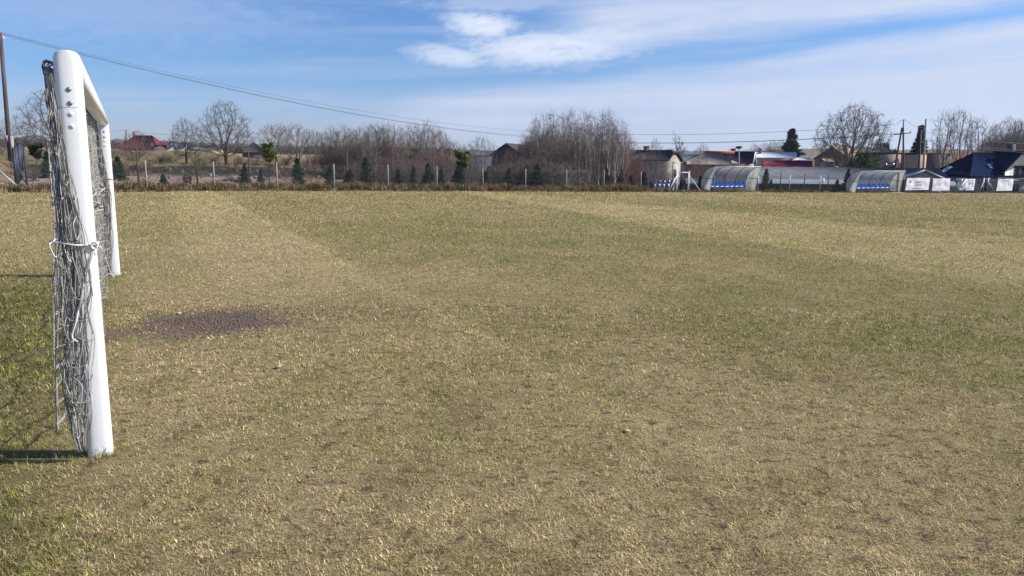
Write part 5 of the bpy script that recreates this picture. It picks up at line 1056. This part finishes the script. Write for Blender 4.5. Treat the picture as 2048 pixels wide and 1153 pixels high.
sl_ = (rz_-ze+.1)/4.15; c_ = math.cos(math.atan(sl_)); s_ = math.sin(math.atan(sl_)); ym = 1.0; mb = MB(); mb.box((lx(1987), ym, ze-.1+sl_*(ym+.55)+.08), (.55, .95, .08), [[1, 0, 0], [0, c_, -s_], [0, s_, c_]]); mb.build('skylight', mat('skylight_glass', (.05, .10, .24), None, 3, .1, spec=.8), ro)
window(ro, (lx(2034), -.35, (lz(333)+lz(357))/2), ('y', -1), 1.35, lz(333)-lz(357), 'dframe')
mb = MB(); yb = -1.15; mb.box((lx(2036), -.75, lz(357.5)), (4.6, .9, .12)); mb.build('balcony_slab', M['greyw'], ro)
mb = MB()
for hh in (.15, .35, .55, .75): mb.bar((lx(2004), yb, lz(357)+hh), (lx(2075), yb, lz(357)+hh), .022, 5)
for i in range(8): q = lx(2004)+(lx(2075)-lx(2004))*i/7; mb.bar((q, yb, lz(357)), (q, yb, lz(357)+.78), .025, 5)
mb.build('balcony_railing', M['dframe'], ro)
mb = MB(); mb.box((lx(1968), -.03, (lz(367)+lz(388))/2), (1.0, .10, lz(367)-lz(388))); mb.build('garage_door', M['dframe'], ro); window(ro, (lx(2034), 0, lz(377)), ('y', -1), .75, .8, 'dframe'); window(ro, (lx(1953), 0, lz(366)), ('y', -1), .35, .4, 'frame', 0)
# solar panels and low roof below the fence
pc = gp(1326, 70); ro = empty('solar_array', (pc[0], 70, pc[2]), -.15, 'blue solar panels in two rows below the pale gabled house', 'solar panels'); zt, zb_ = at(1326, 361.5, 72.5)[2]-pc[2], at(1326, 378, 69)[2]-pc[2]
for j in range(2):
    for i in range(5):
        t0, t1 = j/2+.01, (j+1)/2-.01; q0, q1 = -1.15+i*.42+j*.12, -1.15+(i+1)*.42-.03+j*.12; P_ = lambda q, t: (q-.35*(1-t)*0, 2.6*t, zb_+(zt-zb_)*t)
        mb = MB(); slab2(mb, [P_(q0, t0), P_(q1, t0), P_(q1, t1), P_(q0, t1)], .05); pn = mb.build('panel', M['solar'], ro)
        mb = MB(); e = .025
        for A_, B_ in ((P_(q0, t0), P_(q1, t0)), (P_(q1, t0), P_(q1, t1)), (P_(q1, t1), P_(q0, t1)), (P_(q0, t1), P_(q0, t0))): mb.bar(np.array(A_)+[0, 0, .01], np.array(B_)+[0, 0, .01], e*.55, 4)
        mb.build('frame', M['solarf'], pn)
for q in (-1, .9):
    mb = MB(); mb.bar((q, 2.3, -.3), (q, 2.3, zb_+(zt-zb_)*.88-.05), .05, 6); mb.bar((q, .3, -.3), (q, .3, zb_+(zt-zb_)*.12-.05), .05, 6); mb.build('support', M['steel'], ro)
house('low_shed', 'low shed roof of pale sheet between the white gate and the first dugout', 1390, 74, 1.9, 2.4, 357.5, 366, -.1, 'darkw', 'rgrey', .12, cat='shed')

# ------------------------------------------------------------------ poles and overhead wires
def pole(name, px, pyb, Y, pxt, pyt, r0, r1, m, label, cat='pole', parts=None, zb=None):
    b = gp(px, Y); 
    if zb is not None: b[2] = zb
    t = at(pxt, pyt, Y); ro = empty(name, b, 0, label, cat); mb = MB(); d = t-b; mb.tube([(0, 0, -.4)+d*0, d*.5, d], [r0, (r0+r1)/2, r1], 10); mb.build('shaft', M[m], ro, True); return ro, d, b
PA, dA, bA = pole('utility_pole', 21, 328, 51, .5, 66, .16, .11, 'wood', 'weathered wooden utility pole at the left picture edge', 'utility pole', zb=at(21, 330, 51)[2]-.3)
for k in (-1, 0, 1):
    mb = MB(); c0 = dA*(.97-.02*abs(k))+np.array([.1*k, .12*k, .02]); mb.tube([c0, c0+[0, 0, .12], c0+[0, 0, .22]], [.03, .055, .03], 8); mb.build('insulator', M['whitew' if k else 'cordd'], PA)
mb = MB(); q = (bA[2], ); f0 = (at(15, 278, 51)-bA); mb.tube([f0-[0, 0, .22], f0+[0, 0, .22]], [.19, .19], 10); mb.build('pole_band', M['concrete'], PA)
mb = MB(); mb.box((.25, -.05, .9), (.16, .16, 2.6)); mb.build('concrete_foot', M['concrete'], PA)
PB, dB, bB = pole('utility_pole', 1128, 372, 100, 1128, 266, .13, .09, 'wood', 'wooden utility pole rising inside the tall birch clump', 'utility pole')
mb = MB(); mb.bar(dB*.93-[.9, 0, 0], dB*.93+[.9, 0, 0], .05, 6); mb.build('crossarm', M['wood'], PB)
# twin-legged pole
yA = 86.; s_ = online(1807.5, NF-.45); base = sp_(s_, NF-.45); yA = base[1]; ro = empty('utility_pole', base, 0, 'twin-legged wooden utility pole with crossarm standing behind the second dugout', 'utility pole')
topz = at(1806.5, 255, yA)-base; mb = MB(); mb.tube([(0, 0, -.3), topz*.5, topz], [.11, .095, .08], 8); mb.build('leg', M['wood'], ro, True)
l2 = at(1784, 352, yA+1.5)-base; l2[2] -= 1.6; mb = MB(); mb.tube([l2, topz-[.12, 0, .05]], [.11, .085], 8); mb.build('leg', M['wood'], ro, True)
mb = MB(); pk = at(1807.5, 240, yA)-base; mb.bar(topz-[0, 0, .35], pk, .05, 6); mb.build('top_spike', M['darkpost'], ro)
ca, cb = at(1788, 270, yA-.1)-base, at(1822, 266, yA-.1)-base; mb = MB(); mb.bar(ca, cb, .05, 6); mb.build('crossarm', M['wood'], ro)
for q in (.03, .97):
    mb = MB(); c0 = ca+(cb-ca)*q; mb.tube([c0, c0+[0, 0, .14], c0+[0, 0, .2]], [.03, .06, .03], 8); mb.build('insulator', M['whitew'], ro)
mb = MB(); c0 = pk-[0, 0, .38]; mb.tube(smooth_path([c0-[.75, 0, .05], c0-[.35, 0, -.22], pk+[0, 0, .02], c0+[.35, 0, .22], c0+[.75, 0, -.05]], 5), .018, 5); mb.build('jumper_wire', M['cable'], ro)
pole('lamp_post', 1843.5, 352, 95, 1852, 238, .15, .10, 'concrete', 'tall pale concrete pole between the dark pole and the slim bare trees', 'pole')
PD, dD, bD = pole('utility_pole', 1834, 356, 97, 1842, 260, .13, .10, 'darkpost', 'dark climbing-iron pole in front of the tan-panelled building', 'utility pole')
for q in (.98, .82):
    mb = MB(); mb.bar(dD*q-[.25, 0, 0], dD*q+[.45, 0, 0], .045, 5); mb.build('crossarm', M['darkpost'], PD)
PN, dN, bN = pole('nest_pole', 1478, 345, 104, 1478, 297, .09, .07, 'concrete', 'pole carrying a dark stork nest behind the first dugout', 'pole')
mb = MB(); r_ = np.random.default_rng(2)
for i in range(200):
    a = r_.random()*6.28; rr = r_.uniform(.05, .36); z = r_.uniform(-.02, .24); th_ = a+1.57+r_.normal(0, .5); c0 = dN+np.array([math.cos(a)*rr, math.sin(a)*rr, z]); d_ = np.array([math.cos(th_), math.sin(th_), r_.normal(0, .25)])*.2; mb.segs([c0-d_], [c0+d_], .022, .012, 4)
mb.tube([dN-[0, 0, .05], dN+[0, 0, .05], dN+[0, 0, .2]], [.12, .34, .38], 12); o = mb.build('stork_nest', M['nest']); o.location = bN; tag(o, 'dark twig nest on top of the pole over the violet roof', 'nest')
pole('utility_pole', 252, 300, 150, 252, 260, .12, .1, 'wood', 'short far utility pole above the low tree by the red barn', 'utility pole')
def wire(A, B, sag, label, m='cable', r=.016, group=None, nn=28):
    A = np.asarray(A, float); B = np.asarray(B, float); t = np.linspace(0, 1, nn)[:, None]; P = A*(1-t)+B*t; P[:, 2] -= (4*sag*t*(1-t))[:, 0]; mb = MB(); mb.tube(P-A, r, 4, False); o = mb.build('overhead_wire', M[m]); o.location = A; return tag(o, label, 'wire', group)
for k, (pa, pb, lb) in enumerate([((1, 65), (1128, 266), 'uppermost of the three wires sloping down from the left pole'), ((0, 66.5), (1120, 276), 'middle one of the three wires sloping down from the left pole'), ((0, 69), (1136, 279), 'lowest of the three wires sloping down from the left pole')]):
    wire(at(*pa, 51), at(*pb, 100), 1.35, lb, r=.010+.003*(k > 0), group='wires from the left pole')
for (pa, pb, lb) in [((1128, 266), (1790, 250), 'upper overhead wire over the roofs right of the birch clump'), ((1120, 281), (1790, 268), 'middle overhead wire over the roofs right of the birch clump'), ((1136, 284), (1818, 266), 'lower overhead wire over the roofs right of the birch clump')]:
    wire(at(*pa, 100), at(*pb, yA), .55, lb, r=.017, group='wires right of the birch clump')
wire(at(1823, 250, yA), at(1851, 256, 95), .1, 'short wire from the twin-legged pole to the concrete pole', r=.014)
for (pa, pb, lb) in [((1842, 262), (2090, 290), 'topmost of the three pale wires in front of the hill wood'), ((1842, 276), (2090, 304), 'middle one of the three pale wires in front of the hill wood'), ((1842, 279), (2090, 308), 'lowest of the three pale wires in front of the hill wood')]:
    wire(at(*pa, 97), at(*pb, 70), .25, lb, 'cablew', .018, 'pale wires at the right')
wire(at(140, 263, 150), at(252, 261, 150), .2, 'thin far wire left of the far utility pole', r=.02); wire(at(252, 261, 150), at(420, 272, 150), .3, 'thin far wire passing over the red barn', r=.02)

# ------------------------------------------------------------------ air
mb = MB(); mb.box((150, 1640, 60), (5200, 3480, 200)); hz = mb.mesh('haze'); m_ = bpy.data.materials.new('air'); m_.use_nodes = True; n_ = m_.node_tree; n_.nodes.clear(); ou = n_.nodes.new('ShaderNodeOutputMaterial'); pv = n_.nodes.new('ShaderNodeVolumePrincipled')
pv.inputs['Color'].default_value = (.86, .92, 1, 1); pv.inputs['Density'].default_value = .00011; pv.inputs['Anisotropy'].default_value = .2; n_.links.new(pv.outputs[0], ou.inputs['Volume']); hz.materials.append(m_); o = link('haze', hz); o['kind'] = 'stuff'
